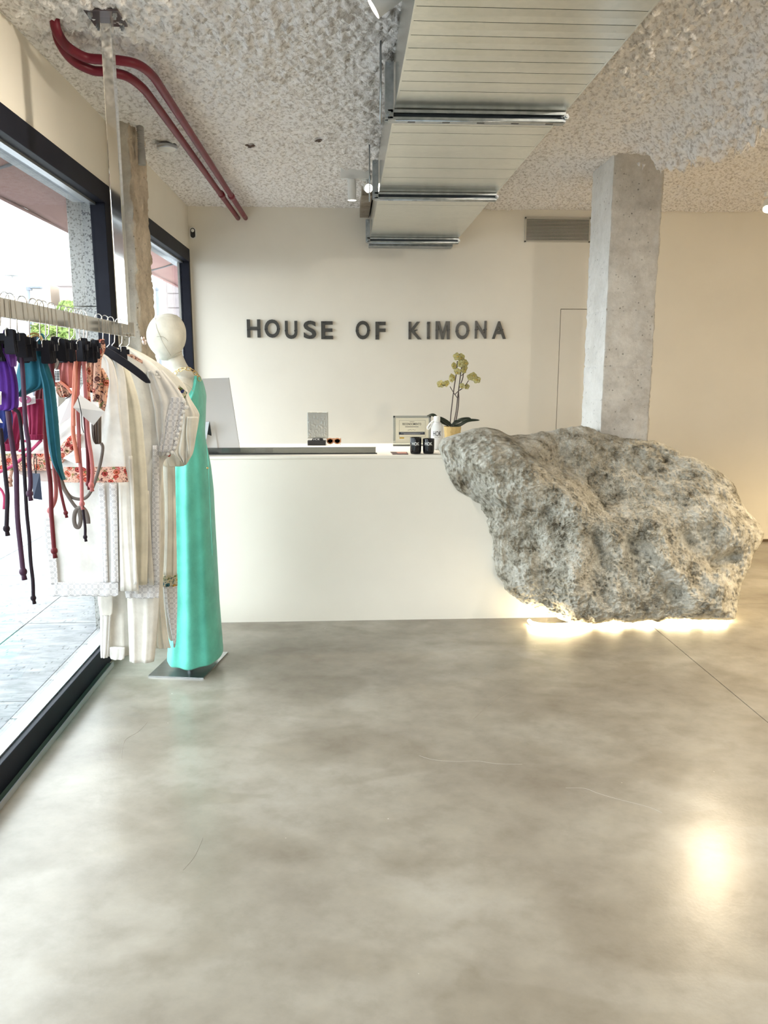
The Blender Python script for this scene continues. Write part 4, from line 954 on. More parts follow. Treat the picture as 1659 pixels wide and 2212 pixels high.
# seams: face line, brow line, neck line, arm cap
def seam(pts, Y, r=.0009, m='seam'):
    bm = BM(); tube(bm, smoothpath([at(x, y, Y+d) for x, y, d in pts], 5), r, 6); obj('seam', bm, M[m], mq, True)
seam([(336,686,-.050),(337,700,-.078),(340,712,-.090),(345,724,-.0965),(352,740,-.094),(359,752,-.086),(366,763,-.073),(369,768,-.066)], HY)
seam([(319,731,-.02),(328,729,-.070),(338,727.5,-.089),(347,727,-.096),(353,728,-.0965),(357,731,-.096),(363,737,-.094)], HY, .0008)
seam([(361,776,-.052),(370,770,-.066),(380,764,-.063),(390,760,-.045),(393,759,-.02)], HY, .0015)
seam([(384,822,-.140),(398,828,-.158),(410,836,-.164),(418,846,-.163)], YM, .0012)
for dx, dy, rr in ((309,731,.011),(312,739,.014),(316,736,.008)):
    bm = BM(); ball(bm, at(dx, dy, HY-.01), rr, 14, 9, (.8, 1, 1)); obj('bead_earring', bm, mat('rose_chrome', (.75, .55, .45), .08, 1), mq, True)
pole = at(411, 1432, YM)
bm = BM(); cyl(bm, (pole.x, YM, .008), (pole.x, YM, .62), .0125, 18); obj('pole', bm, M['strut'], mq, True)
bm = BM(); lathe(bm, (pole.x, YM, .008), ((.021, 0), (.022, .006), (.018, .018), (.0126, .02)), 24); obj('pole_socket', bm, M['strut'], mq, True)
bm = BM(); q = [(-.996, 3.674), (-.716, 3.632), (-.648, 3.988), (-.942, 4.012)]
hexa(bm, [(x, y, 0) for x, y in q]+[(x, y, .008) for x, y in q]); obj('base_plate', bm, mottled('brushed_steel_plate', (.42, .44, .45), (.52, .54, .55), 14, .24, (), metal=.95, stretch=(1, 8, 1)), mq)

dr = thing('dress', 'long teal one shoulder satin dress on the mannequin', 'dress', (-.80, YM, 1.3))
loft('gown', [(812,420,431,.030,-.03),(822,421,435,.075,-.02),(835,420,437.5,.115),(848,414,440,.150),(858,406,441.5,.172),(875,392,442.5,.172),(900,384,442.5,.160),(930,384,441.5,.145),(950,384,443,.145),(985,377,449.5,.170),(1010,374,454,.186),(1060,372.5,459.5,.192),(1120,372,462.5,.190),(1200,373,467,.188),(1300,371,472,.194),(1355,368,476,.200),(1396,365.5,479,.205),(1413,364.5,480,.207)], YM, M['teal'], dr, 84, None, False, 7, (8, .021), None, True, 2.1)
seam_ = BM(); tube(seam_, smoothpath([at(x, y, YM+d) for x, y, d in ((446,960,-.10),(450,1000,-.13),(452,1045,-.14),(455,1120,-.14),(459,1200,-.145))], 4), .0016, 6); obj('side_seam', seam_, M['teal'], dr, True)
bm = BM(); ball(bm, at(448, 1011, YM-.15), .006, 10, 7); obj('gold_button', bm, M['gold'], dr, True)
cp = smoothpath([at(x, y, YM+d) for x, y, d in ((376,808,-.085),(384,801,-.105),(395,797,-.120),(408,797,-.125),(417,801,-.118),(423,807,-.105),(429,813,-.085),(431,822,-.075))], 5)
tot = sum((b-a).length for a, b in zip(cp, cp[1:])); nl = 9
def along(P, s_):
    for a, b in zip(P, P[1:]):
        l = (b-a).length
        if s_ <= l: return a+(b-a)*(s_/l), (b-a).normalized()
        s_ -= l
    return P[-1], (P[-1]-P[-2]).normalized()
for k in range(nl):
    c, d = along(cp, tot*(k+.5)/nl); sd = d.cross(Vector((0, -1, 0))).normalized()
    if k % 2: sd = (sd*.45+Vector((0, -1, 0))*.9).normalized()
    hl, hw = tot/nl*.62, .0078
    ring = [c+d*(hl*math.copysign(abs(math.cos(q))**.6, math.cos(q)))+sd*(hw*math.copysign(abs(math.sin(q))**.6, math.sin(q))) for q in [2*PI*i/18 for i in range(18)]]
    bm = BM(); tube(bm, ring, .0019, 6, True); obj('chain_link', bm, M['gold'], dr, True)

# ================================================================ CLOTHES RAIL
RX = -.87
cr = thing('clothes_rail', 'polished steel clothes rail hanging from the ceiling on square posts along the window', 'clothes rail', (RX, 3.17, 2.8))
ZR0, ZR1 = 1.634, 1.683
bm = BM(); box(bm, (RX-.006, -.6, ZR0), (RX+.006, 3.205, ZR1), .001); obj('bar', bm, M['chrome'], cr)
for yy in (3.17, -.3):
    bm = BM(); box(bm, (RX-.021, yy-.019, ZR0+.012), (RX+.019, yy+.019, 2.785), .002); obj('post', bm, M['chrome'], cr)
    bm = BM(); box(bm, (RX-.062, yy-.07, 2.778), (RX+.060, yy+.06, 2.786), .001); obj('ceiling_plate', bm, mat('dark_steel_plate', (.16, .13, .135), .3, .9), cr)
    for dx in (-.045, .043):
        for dy in (-.052, .042):
            bm = BM(); cyl(bm, (RX+dx, yy+dy, 2.766), (RX+dx, yy+dy, 2.779), .009, 6); cyl(bm, (RX+dx, yy+dy, 2.758), (RX+dx, yy+dy, 2.768), .005, 8); obj('bolt', bm, M['strut'], cr)
bm = BM(); cyl(bm, (RX+.012, 3.188, ZR1+.012), (RX+.012, 3.150, ZR1+.012), .006, 12); obj('fixing_screw', bm, M['strut'], cr)
bm = BM(); box(bm, (RX-.007, 3.19, ZR0-.001), (RX+.030, 3.207, ZR1+.008), .002); obj('end_bracket', bm, M['chrome'], cr)

def hy(px): return atx(px, 690, RX).y
ORD = ['first','second','third','fourth','fifth','sixth','seventh','eighth','ninth','tenth','eleventh','twelfth','thirteenth','fourteenth','fifteenth','sixteenth','seventeenth','eighteenth']
def hook(y, par, tilt=0.0, zb=1.585):
    r = .017; pts = []
    zt = ZR1+.004
    pts = [Vector((RX-.010, y, ZR0+.012)), Vector((RX-.0105, y, zt-.012))]
    for k in range(9):
        a = PI-PI*k/8; pts.append(Vector((RX+.0115*math.cos(a)*1.05, y+tilt*.004*k/8, zt-.004+.016*math.sin(a))))
    pts += [Vector((RX+.0125, y+tilt*.01, ZR0)), Vector((RX+.010, y+tilt*.012, zb+.018)), Vector((RX, y+tilt*.012, zb+.008)), Vector((RX, y+tilt*.012, zb-.004))]
    bm = BM(); tube(bm, pts, .0017, 7); obj('hook', bm, M['wire'], par, True)
def clip_hanger(y, half, label, tilt=0.0, clips=True, yaw=.0):
    t = thing('clip_hanger', label, 'hanger', (RX, y, ZR1), 'black clip hangers on the rail')
    zb = 1.583+.011*math.sin(y*97); hook(y, t, tilt, zb)
    cs, sn = math.cos(yaw), math.sin(yaw)
    def W(u, v, z): return Vector((RX+u*cs-v*sn, y+u*sn+v*cs, z))
    bm = BM(); hexa(bm, [W(-half,-.004,zb-.018), W(half,-.004,zb-.018), W(half,.004,zb-.018), W(-half,.004,zb-.018), W(-half,-.004,zb), W(half,-.004,zb), W(half,.004,zb), W(-half,.004,zb)]); obj('bar', bm, M['flock'], t)
    if clips:
        for sx in (-1, 1):
            u = sx*(half-.022)
            for v in (-.011, .005):
                bm = BM(); vs = hexa(bm, [W(u-.014,v,zb-.052), W(u+.014,v,zb-.052), W(u+.014,v+.006,zb-.052), W(u-.014,v+.006,zb-.052), W(u-.012,v,zb+.010), W(u+.012,v,zb+.010), W(u+.012,v+.006,zb+.010), W(u-.012,v+.006,zb+.010)])
                bmesh.ops.bevel(bm, geom=list(bm.edges), offset=.0022, segments=2, affect='EDGES'); obj('clip', bm, M['flock'], t)
            bm = BM(); q = [W(u-.006,-.013,zb-.008), W(u-.006,-.013,zb+.006), W(u-.006,0,zb+.013), W(u-.006,.013,zb+.006), W(u-.006,.013,zb-.008)]; tube(bm, smoothpath(q, 3), .0016, 6); obj('spring', bm, M['wire'], t, True)
    return t
def shoulder_hanger(y, half, drop, label, yaw=0.0, tilt=0.0):
    t = thing('shoulder_hanger', label, 'hanger', (RX, y, ZR1), 'black velvet shoulder hangers on the rail')
    zb = 1.588; hook(y, t, tilt, zb)
    cs, sn = math.cos(yaw), math.sin(yaw)
    for sx in (-1, 1):
        V = []; F = []; n = 12
        for i in range(n+1):
            tt = i/n; u = sx*half*tt; z = zb-.012-drop*(tt**1.25); hh = .0165*(1 if tt < .85 else math.sqrt(max(.05, 1-((tt-.85)/.15)**2))); th_ = .0045
            for a, b in ((-th_, -hh), (th_, -hh), (th_, hh), (-th_, hh)): V.append((RX+u*cs-a*sn, y+u*sn+a*cs, z+b))
        for i in range(n):
            for k in range(4): F.append((i*4+k, i*4+(k+1) % 4, i*4+4+(k+1) % 4, i*4+4+k))
        F += [(0,1,2,3), tuple(range(n*4, n*4+4))]
        pyobj('arm', V, F, M['flock'], t, False)
    return t
HANG = [(272,'s'),(256,'s'),(239,'s'),(226,'c'),(213,'s'),(180,'c'),(169,'c'),(160,'c'),(150,'c'),(138,'c'),(112,'c'),(96,'c'),(86,'c'),(73,'c'),(50,'c'),(25,'c'),(13,'c'),(-6,'c')]
rnd = random.Random(4)
for k, (px, kind) in enumerate(HANG):
    lab = f'{ORD[k]} black hanger along the polished rail counting from the steel post'
    if kind == 'c': clip_hanger(hy(px), rnd.uniform(.048, .082), lab, rnd.uniform(-1, 1), True, rnd.uniform(-.35, .35))
    else: shoulder_hanger(hy(px), .05 if px != 213 else .17, .034 if px != 213 else .115, lab, rnd.uniform(-.08, .08), rnd.uniform(-1, 1))

# ================================================================ GARMENTS ON THE RAIL
def cloth(name, rows, Y, m, parent, depth=.012, folds=5, amp=.006, n=56, sub_=6, seed=0, wav=.0):
    "hanging tube of cloth, front and back layer with folds that deepen towards the hem"
    rows = sorted(rows); sub_ = max(3, sub_)
    Q = [smoothpath([Vector((r[0], r[i], 0)) for r in rows], sub_) for i in (1, 2)]
    V = []; UV = []; F = []; N = len(Q[0])
    for k in range(N):
        y = Q[0][k].x; a, b = at(Q[0][k].y, y, Y), at(Q[1][k].y, y, Y); tt = k/(N-1)
        for i in range(n):
            q = 2*PI*i/n; c, s_ = math.cos(q), math.sin(q); c = math.copysign(abs(c)**.8, c)
            u = (c+1)/2; x = a.x+(b.x-a.x)*u; z = a.z+(b.z-a.z)*u
            ph = seed*1.7+folds*PI*2*u+1.1*math.sin(2.2*tt+seed)
            r_ = .72*amp*(.35+.65*tt)*(math.sin(ph)+.45*math.sin(2.3*ph+seed))*(1-abs(2*u-1)**6)
            cr_ = .0022*mnoise.noise(Vector((x*14, z*9, seed)))*min(1, depth/.01)
            V.append((x, Y+depth*s_+r_+cr_, z+(wav*math.sin(ph*2) if k == N-1 else 0))); UV.append((x, z))
    for k in range(N-1):
        for i in range(n): F.append((k*n+i, (k+1)*n+i, (k+1)*n+(i+1) % n, k*n+(i+1) % n))
    F += [tuple(range(n)), tuple(range((N-1)*n, N*n))[::-1]]
    return pyobj(name, V, F, m, parent, True, None, UV)
def strap(name, pts, Y, w_, m, parent, flat=.45, knot=None, y1=None):
    y1 = Y if y1 is None else y1; n = len(pts)
    P = smoothpath([at(x, y, Y+(y1-Y)*i/max(1, n-1)) for i, (x, y) in enumerate(pts)], 6)
    bm = BM(); tube(bm, P, w_, 8, flat=flat); o = obj(name, bm, m, parent, True)
    if knot:
        bm = BM(); ball(bm, P[-1], w_*1.5, 10, 7, (1, 1, 1.15)); cyl(bm, P[-1], P[-1]+Vector((.002, 0, -w_*3.2)), w_*.8, 8, w_*1.1); obj('knot', bm, m, o, True)
    return o
def ringo(name, px, py, Y, r, m, parent, rt=.0022, tilt=.4):
    c = at(px, py, Y); R_ = Matrix.Rotation(tilt, 3, 'Z')
    bm = BM(); tube(bm, [c+R_ @ Vector((r*math.cos(2*PI*i/28), .2*r*math.sin(4*PI*i/28)*.2, r*math.sin(2*PI*i/28))) for i in range(28)], rt, 8, True); return obj(name, bm, m, parent, True)
def card(name, corners, Y, m, parent, dy=0.0, th=.0012):
    P = [at(x, y, Y+dy*i/3) for i, (x, y) in enumerate(corners)]
    bm = BM(); hexa(bm, P+[p+Vector((0, th, 0)) for p in P]); return obj(name, bm, m, parent)
def g(name, label, cat, px, py, Y): return thing(name, label, cat, at(px, py, Y))

# --- white and cream pieces at the far end, back to front
Y = 3.20
t = g('kimono', 'cream kimono at the far end whose wide sleeve hangs over the teal dress', 'kimono', 300, 745, Y)
cloth('body', [(748,264,276),(765,262,312),(790,262,352),(815,264,385),(840,266,404),(870,270,408),(930,300,405),(1000,345,400),(1005,356,392)], Y, M['cream_cloth'], t, .016, 3, .004, seed=1)
cloth('sleeve', [(842,396,404),(862,388,412),(890,384,429),(905,384,430),(940,380,424),(975,374,418),(990,386,411),(1004,399,402)], Y-.03, M['linen'], t, .014, 3, .008, seed=2)
cloth('sleeve_fold', [(900,404,428),(940,402,424),(970,406,417),(988,408,412)], Y-.052, M['cream_cloth'], t, .006, 2, .003, seed=3)
card('embroidered_cuff', [(378,850),(398,863),(405,848),(387,832)], Y-.06, M['floral_multi'], t)
cloth('lower_sleeve', [(990,353,378),(1050,354,379),(1150,353,381),(1243,350,382.5)], Y, M['cream_cloth'], t, .014, 2, .005, seed=4)
cloth('embroidered_band', [(1241,349.5,383),(1265,349,383.5)], Y, M['floral_multi'], t, .0165, 2, .003, seed=4)
cloth('lace_tail', [(1266,352,383),(1300,357,383),(1350,366,382),(1380,373,381),(1398,375,378)], Y-.01, M['lace'], t, .005, 2, .003, seed=5)
cloth('lining', [(1264,350,362),(1320,355,370),(1370,362,376),(1384,368,374)], Y-.002, M['white_cloth'], t, .004, 2, .002, seed=5)
Y = 3.16
t = g('flared_skirt', 'cream flared skirt whose hem shows left of the teal dress', 'skirt', 330, 1010, Y)
cloth('body', [(1000,330,352),(1150,330,356),(1270,332,352),(1330,334,357),(1380,334,364),(1399,336,369)], Y, M['cream_cloth'], t, .012, 3, .006, seed=6)
Y = 3.12
t = g('wide_trousers', 'ecru linen wide leg trousers hanging lowest behind the lace tunic', 'trousers', 272, 1000, Y)
cloth('waist', [(960,250,330),(1000,246,334),(1100,236,338),(1275,222,345)], Y+.012, M['linen'], t, .016, 4, .004, seed=7)
cloth('leg', [(1180,214,292),(1275,215,284),(1340,217,282),(1414,219,280.5)], Y+.012, M['linen'], t, .02, 2, .005, seed=8)
cloth('leg', [(1180,272,345),(1275,274,346),(1350,277,341),(1428,280,333)], Y-.022, M['linen'], t, .022, 2, .006, seed=9)
Y = 3.09
t = g('linen_shirt', 'white linen shirt with a patch pocket showing below the lace hem', 'shirt', 236, 1150, Y)
cloth('body', [(1100,214,245),(1275,211,244),(1330,216,240),(1400,217,236),(1420,218,233)], Y, M['white_cloth'], t, .010, 2, .004, seed=10)
cloth('pocket', [(1274,213,244),(1320,216,243),(1329,218,240)], Y-.014, M['linen'], t, .004, 1, .001, seed=10)
cloth('tail', [(1398,236,270),(1420,238,269),(1424,242,266)], Y+.002, M['white_cloth'], t, .008, 2, .003, seed=11)

Y = 3.06
t = g('lace_kimono', 'white cotton kimono with lace borders and a scalloped lace sleeve', 'kimono', 268, 745, Y)
cloth('body', [(748,262,274),(764,256,300),(785,252,330),(810,252,352),(840,256,368),(880,262,374),(920,264,374),(960,266,370),(985,267,364),(1003,268,352),(1060,269,348),(1150,270,347),(1240,273,346),(1262,275,345)], Y, M['white_cloth'], t, .018, 3, .005, seed=12)
cloth('sleeve', [(800,318,352),(830,322,378),(850,326,392),(872,330,402),(890,334,396),(915,336,394),(940,340,388),(962,342,384),(978,343,376),(984,345,364)], Y-.02, M['white_cloth'], t, .014, 3, .009, seed=13)
cloth('lace_cuff', [(858,370,396),(880,364,400),(900,358,394),(930,352,390),(958,346,384),(976,344,376)], Y-.034, M['lace'], t, .007, 3, .005, seed=14)
for x, y, s in ((397,868,1),(403,880,1.1),(396,890,1),(392,903,.9),(391,915,1),(389,927,1),(384,938,.9),(379,948,.9),(381,957,.9),(377,967,.8),(372,977,.9),(363,981,.8),(329,804,.7),(338,809,.7),(343,815,.7)):
    bm = BM(); ball(bm, at(x, y, Y-.042), .0085*s, 12, 8, (1, .28, .9)); obj('scallop', bm, M['white_cloth'], t, True)
for x, y in ((394,870),(394,876),(393,882),(391,887),(389,892),(384,908),(382,914),(381,920),(379,927),(376,930)):
    bm = BM(); ball(bm, at(x, y, Y-.0435), .0016, 6, 4); obj('eyelet', bm, mat('eyelet_dark', (.06, .05, .05), .8) if 'eyelet_dark' not in bpy.data.materials else bpy.data.materials['eyelet_dark'], t)
for x, y, s in ((381,943,.010),(378,950,.008),(365,983,.006)):
    bm = BM(); ball(bm, at(x, y, Y-.03), s, 8, 6, (1, .3, 1.2)); obj('red_flower', bm, mat('red_thread', (.35, .03, .02), .8) if 'red_thread' not in bpy.data.materials else bpy.data.materials['red_thread'], t, True)
cloth('lace_border', [(962,330,345),(1060,329,344),(1150,328.5,344),(1262,329,345)], Y-.022, M['lace'], t, .005, 1, .002, 24, seed=15)
cloth('lace_hem', [(1258,270,345),(1278,270,344),(1291,272,343)], Y-.014, M['lace'], t, .008, 3, .004, seed=12, wav=.002)
card('shoulder_embroidery', [(272,766),(308,786),(308,779),(285,765)], Y-.034, M['floral'], t)
for k, pts in enumerate(([(286,1000),(288,1100),(290,1200),(296,1283)], [(300,985),(306,1080),(308,1180),(311,1246)], [(316,1060),(320,1150),(327,1264)])):
    strap('sash_tie', pts, Y-.035, .011 if k else .009, M['linen'] if k else M['white_cloth'], t, .22)

Y = 3.0
t = g('cream_dress', 'pale yellowish cream dress hanging between the white tunic and the kimono', 'dress', 252, 745, Y)
cloth('body', [(752,242,256),(772,240,268),(800,242,280),(850,248,296),(900,252,306),(960,256,312),(1040,262,318),(1150,268,320),(1262,272,318)], Y, fabric('ivory_voile', (.72, .69, .585), .85, .1, trans=.12), t, .014, 2, .004, seed=16)
Y = 2.96
t = g('lace_tunic', 'long white cotton tunic with lace side and hem borders', 'tunic', 232, 750, Y)
cloth('body', [(758,226,240),(775,222,258),(810,214,270),(870,196,276),(930,168,280),(980,130,284),(1030,98,286),(1070,92,288),(1120,90,290),(1160,92,292),(1220,101,296),(1258,107,299),(1276,110,300)], Y, M['white_cloth'], t, .016, 3, .005, seed=17)
cloth('lace_side', [(1112,92,112),(1160,92,116),(1220,102,123),(1262,109,126)], Y-.022, M['lace'], t, .003, 1, .002, 24, seed=17)
cloth('lace_column', [(1045,212,226),(1120,216,230),(1200,220,232),(1258,222,234)], Y-.024, M['lace'], t, .003, 1, .002, 24, seed=18)
cloth('lace_column', [(1045,236,252),(1120,238,254),(1200,240,255),(1258,240,256)], Y-.024, M['lace'], t, .003, 1, .002, 24, seed=19)
cloth('lace_hem', [(1258,107,256),(1274,110,256),(1287,111,256)], Y-.020, M['lace'], t, .006, 5, .004, seed=17, wav=.003)
cloth('side_panel', [(1040,256,286),(1150,258,288),(1276,260,296)], Y-.024, M['linen'], t, .005, 2, .002, seed=20)
strap('sash_tie', [(282,985),(286,1070),(290,1180),(293,1262)], Y-.03, .007, M['linen'], t, .25)
Y = 2.84
t = g('embroidered_top', 'white cropped kimono top with a wide coral floral embroidered hem', 'top', 213, 760, Y)
cloth('body', [(762,206,222),(780,200,244),(820,184,254),(870,158,258),(910,132,262),(950,70,266),(985,-10,270),(1012,-14,272)], Y, M['white_cloth'], t, .014, 5, .006, seed=21)
cloth('embroidered_hem', [(1008,122,272),(1014,122,273),(1032,124,276),(1041,130,277)], Y-.004, M['floral'], t, .017, 5, .005, 72, seed=21)
cloth('embroidered_hem', [(980,-14,118),(990,-14,116),(1012,-14,112),(1016,-14,104)], Y-.010, M['floral'], t, .017, 4, .005, 72, seed=22)
cloth('sleeve_band', [(938,156,176),(952,140,172),(968,128,162),(985,126,148),(1000,126,136)], Y-.028, M['floral'], t, .006, 2, .003, seed=23)
cloth('pale_lining', [(1012,20,120),(1028,50,150),(1040,90,172)], Y+.006, fabric('blush_lining', (.56, .46, .43), .85, .1), t, .006, 3, .003, seed=24)

# --- floral and coral swimwear
Y = 2.74
t = g('floral_top', 'peach floral printed halter top hanging right of the coral cords', 'top', 212, 745, Y)
cloth('panel', [(744,186,222),(770,184,220),(800,182,218),(830,184,216),(848,196,214)], Y, M['floral_print'], t, .012, 4, .006, seed=25)
cloth('lower_panel', [(795,212,222),(820,212,235),(845,210,233),(870,212,230),(888,217,226)], Y+.02, M['floral_print'], t, .010, 2, .005, seed=26)
strap('halter_band', [(217,733),(220,752),(212,775),(210,810),(208,845),(208,868)], Y-.022, .012, M['floral_print'], t, .3)
Y = 2.62
t = g('salmon_top', 'salmon velvet triangle bikini top with a ruched floral lower edge', 'bikini top', 148, 755, Y)
cloth('cup', [(752,140,152),(770,132,156),(800,122,158),(820,119,158),(838,120,157)], Y, M['salmon'], t, .012, 3, .006, seed=27)
cloth('ruched_band', [(824,119,128),(834,120,146),(848,122,154),(858,130,152)], Y-.004, M['floral_print'], t, .012, 9, .005, seed=28)
strap('piping', [(136,760),(126,785),(117,815)], Y-.016, .004, M['taupe'], t, .5)
strap('ruched_edge', [(120,818),(134,828),(146,838),(155,850)], Y-.020, .0045, M['orange'], t, .6)
card('care_label', [(119,826),(130,824),(128,798),(117,799)], Y-.025, M['paper'], t)
bm = BM()
for k in range(6):
    for xx in (118.5, 122.5, 125.5):
        c = at(xx+1.3, 803+k*3.4, Y-.0265); box(bm, (c.x-.0022, c.y-.0004, c.z-.0016), (c.x+.0022, c.y, c.z+.0016))
obj('label_print', bm, M['ink'], t)
Y = 2.58
t = g('coral_tie_set', 'bundle of coral and rose tie cords with a knot, hanging long', 'cords', 168, 745, Y)
strap('cord', [(172,752),(166,772),(162,800),(160,840),(158,890),(158,935),(163,968),(168,1000)], Y, .0068, M['orange'], t, .6)
strap('cord', [(166,752),(164,785),(164,830),(160,880),(160,920)], Y-.014, .0052, M['orange'], t, .6)
strap('cord', [(178,755),(182,800),(185,850),(188,900),(191,945),(197,985),(200,1020),(197,1048)], Y-.006, .0065, M['rose'], t, .6, True)
strap('cord', [(176,755),(170,800),(168,870),(170,930),(172,985),(176,1035),(177,1088)], Y+.006, .0062, M['rose'], t, .6, True)
strap('cord', [(183,895),(187,945),(190,990),(191,1045)], Y+.004, .0062, M['redcord'], t, .6, True)
strap('cord', [(190,760),(192,810),(190,840),(194,880)], Y+.01, .006, M['floral_print'], t, .6)
strap('cord', [(178,1090),(181,1115),(184,1140),(184,1160)], Y+.004, .0048, M['darkplum'], t, .6, True)
bm = BM(); c = at(168, 764, Y-.02); tube(bm, [c+Vector((.014*math.cos(q), -.006*math.sin(2*q), .011*math.sin(q))) for q in [2*PI*i/20 for i in range(20)]], .0055, 8, True); obj('knot_loop', bm, M['orange'], t, True)
Y = 2.70
t = g('taupe_bikini', 'taupe bikini bottom with long ribbon loops ending in a bow', 'bikini bottom', 208, 900, Y)
cloth('body', [(880,200,218),(905,198,219),(930,198,219),(950,201,219),(959,206,219)], Y, M['taupe'], t, .010, 4, .006, seed=29)
strap('ribbon', [(218,957),(222,968),(217,1000),(207,1035),(196,1062),(184,1076),(168,1078),(152,1072),(140,1055),(131,1030),(124,1012)], Y-.012, .0056, M['taupe'], t, .4)
strap('ribbon', [(127,1020),(134,1048),(146,1070),(158,1088),(166,1098)], Y-.016, .0062, M['taupe'], t, .4)
strap('bow_loop', [(172,1096),(163,1105),(160,1122),(163,1136),(170,1138),(174,1124),(172,1106),(174,1096)], Y-.020, .0075, M['taupe'], t, .35)
strap('bow_tail', [(176,1096),(184,1104),(189,1118),(190,1131)], Y-.022, .0085, M['taupe'], t, .35)
bm = BM(); ball(bm, at(174, 1096, Y-.026), .008, 10, 7, (1.4, .8, .8)); obj('bow_knot', bm, M['taupe'], t, True)

# --- red, teal and purple swimwear at the near end
Y = 2.46
t = g('dark_red_top', 'dark red mesh bikini top with a gold ring and long red glitter cords', 'bikini top', 108, 745, Y)
cloth('cup', [(745,88,112),(775,88,118),(805,86,116),(835,78,106),(865,72,104),(880,74,102)], Y, M['darkred'], t, .012, 3, .005, seed=30)
strap('cord', [(103,748),(108,775),(112,805),(115,835)], Y-.016, .0075, M['darkred'], t, .5)
strap('cord', [(96,840),(96,900),(98,950),(103,1000),(108,1035),(110,1070),(111,1110),(114,1150),(117,1190)], Y-.012, .0072, M['redcord'], t, .6, True)
strap('cord', [(117,985),(122,1010),(128,1045),(135,1080),(142,1108)], Y, .0048, M['redcord'], t, .6, True)
strap('cord', [(112,960),(117,1010),(121,1050),(119,1080),(108,1103)], Y+.006, .0065, M['rose'], t, .5, True)
ringo('gold_ring', 110, 762, Y-.022, .0195, M['gold'], t, .0024); ringo('gold_ring', 111, 764, Y-.030, .0165, M['gold'], t, .002, .2)
strap('grey_loop', [(124,746),(122,765),(117,785),(110,792)], Y+.02, .012, fabric('pale_grey_tulle', (.42, .41, .42), .8), t, .3)
Y = 2.38
t = g('crimson_bikini', 'crimson velvet bikini pieces with ruched edges and pink ties', 'bikini', 70, 860, Y)
cloth('cup', [(862,62,92),(880,58,94),(910,62,93),(940,62,92),(950,62,92)], Y, M['crimson'], t, .012, 3, .005, seed=31)
cloth('ruched_edge', [(938,61,93),(948,62,93),(950,63,92)], Y-.003, M['crimson'], t, .014, 12, .003, seed=31)
cloth('cup', [(878,26,60),(900,10,52),(930,4,48),(955,2,42),(970,4,40)], Y+.02, M['crimson'], t, .012, 3, .005, seed=32)
cloth('ruched_edge', [(958,3,42),(968,4,41),(974,8,38)], Y+.017, M['crimson'], t, .014, 12, .003, seed=32)
strap('tie', [(90,950),(70,970),(48,990),(24,1008),(-2,1020)], Y-.004, .0048, M['pinkcord'], t, .4)
strap('tie', [(40,974),(54,972),(64,962),(58,954),(46,952)], Y-.002, .004, M['pinkcord'], t, .5)
strap('tie', [(-4,1052),(4,1060),(9,1075),(8,1100)], Y+.004, .0042, M['pinkcord'], t, .5)
strap('tie', [(28,975),(27,1005),(23,1025),(21,1038)], Y+.02, .006, M['floral'], t, .5, True)
Y = 2.30
t = g('petrol_bikini', 'petrol blue velvet bikini top with gold rings and a long pointed tail', 'bikini top', 74, 740, Y)
cloth('cup', [(748,48,86),(770,44,94),(795,38,100),(815,35,102),(835,36,96),(850,38,64),(857,39,50)], Y, M['tealv'], t, .016, 3, .006, seed=33)
cloth('tail', [(770,84,96),(800,86,108),(830,92,117),(860,95,121),(900,98,125),(950,103,129),(990,110,132),(1015,121,136),(1036,136,140.5)], Y-.018, M['tealv'], t, .012, 2, .005, seed=34)
cloth('ring_tab', [(720,82,92),(730,80,96),(745,78,95),(752,80,90)], Y-.006, M['tealv'], t, .010, 1, .002, seed=35)
ringo('gold_ring', 75, 736, Y-.026, .0205, M['gold'], t, .0028, .3); ringo('gold_ring', 79, 740, Y-.034, .0185, M['gold'], t, .0022, .1)
ringo('gold_ring', 76, 738, Y-.030, .0165, M['gold'], t, .0018, .5)
Y = 2.22
t = g('royal_bikini', 'royal blue velvet bikini bottom at the picture edge under the purple one', 'bikini bottom', 10, 880, Y)
cloth('body', [(878,-14,20),(900,-14,27),(925,-14,26),(945,-14,18),(960,-14,6)], Y, M['royal'], t, .014, 3, .005, seed=36)
Y = 2.14
t = g('purple_bikini', 'bright purple velvet bikini at the near end with very long dark glitter ties', 'bikini', 24, 715, Y)
cloth('cup', [(735,-14,12),(760,-14,20),(800,-14,32),(830,-14,38),(860,-14,40),(880,-14,39),(886,-14,30)], Y, M['purple'], t, .016, 4, .006, seed=37)
cloth('upper_cup', [(714,10,18),(728,6,24),(750,4,31),(770,12,34),(786,20,33),(792,24,31)], Y-.020, M['violet'], t, .014, 2, .005, seed=38)
cloth('ribbed_tab', [(718,26,40),(726,24,47),(736,26,48),(744,30,40)], Y-.016, M['violet'], t, .008, 7, .003, seed=39)
cloth('tab_end', [(722,44,54),(734,46,57),(746,48,57)], Y-.012, M['plum'], t, .006, 2, .002, seed=40)
strap('tie', [(43,742),(48,790),(51,840),(53,880),(57,930),(62,960),(63,1000),(66,1040),(64,1066)], Y-.024, .0062, M['plum'], t, .55, True)
strap('tie', [(17,888),(22,930),(28,970),(35,1020),(36,1060),(38,1120),(44,1180),(50,1235)], Y-.014, .0072, M['plum'], t, .55, True)
strap('tie', [(30,884),(40,892),(45,920),(49,960),(52,1010),(55,1060),(58,1110),(63,1160),(66,1210),(71,1255),(72,1292)], Y-.010, .0052, M['darkplum'], t, .6, True)
strap('tie', [(1,925),(6,970),(12,1030),(16,1070),(15,1110),(14,1142)], Y-.016, .0062, M['darkplum'], t, .6, True)

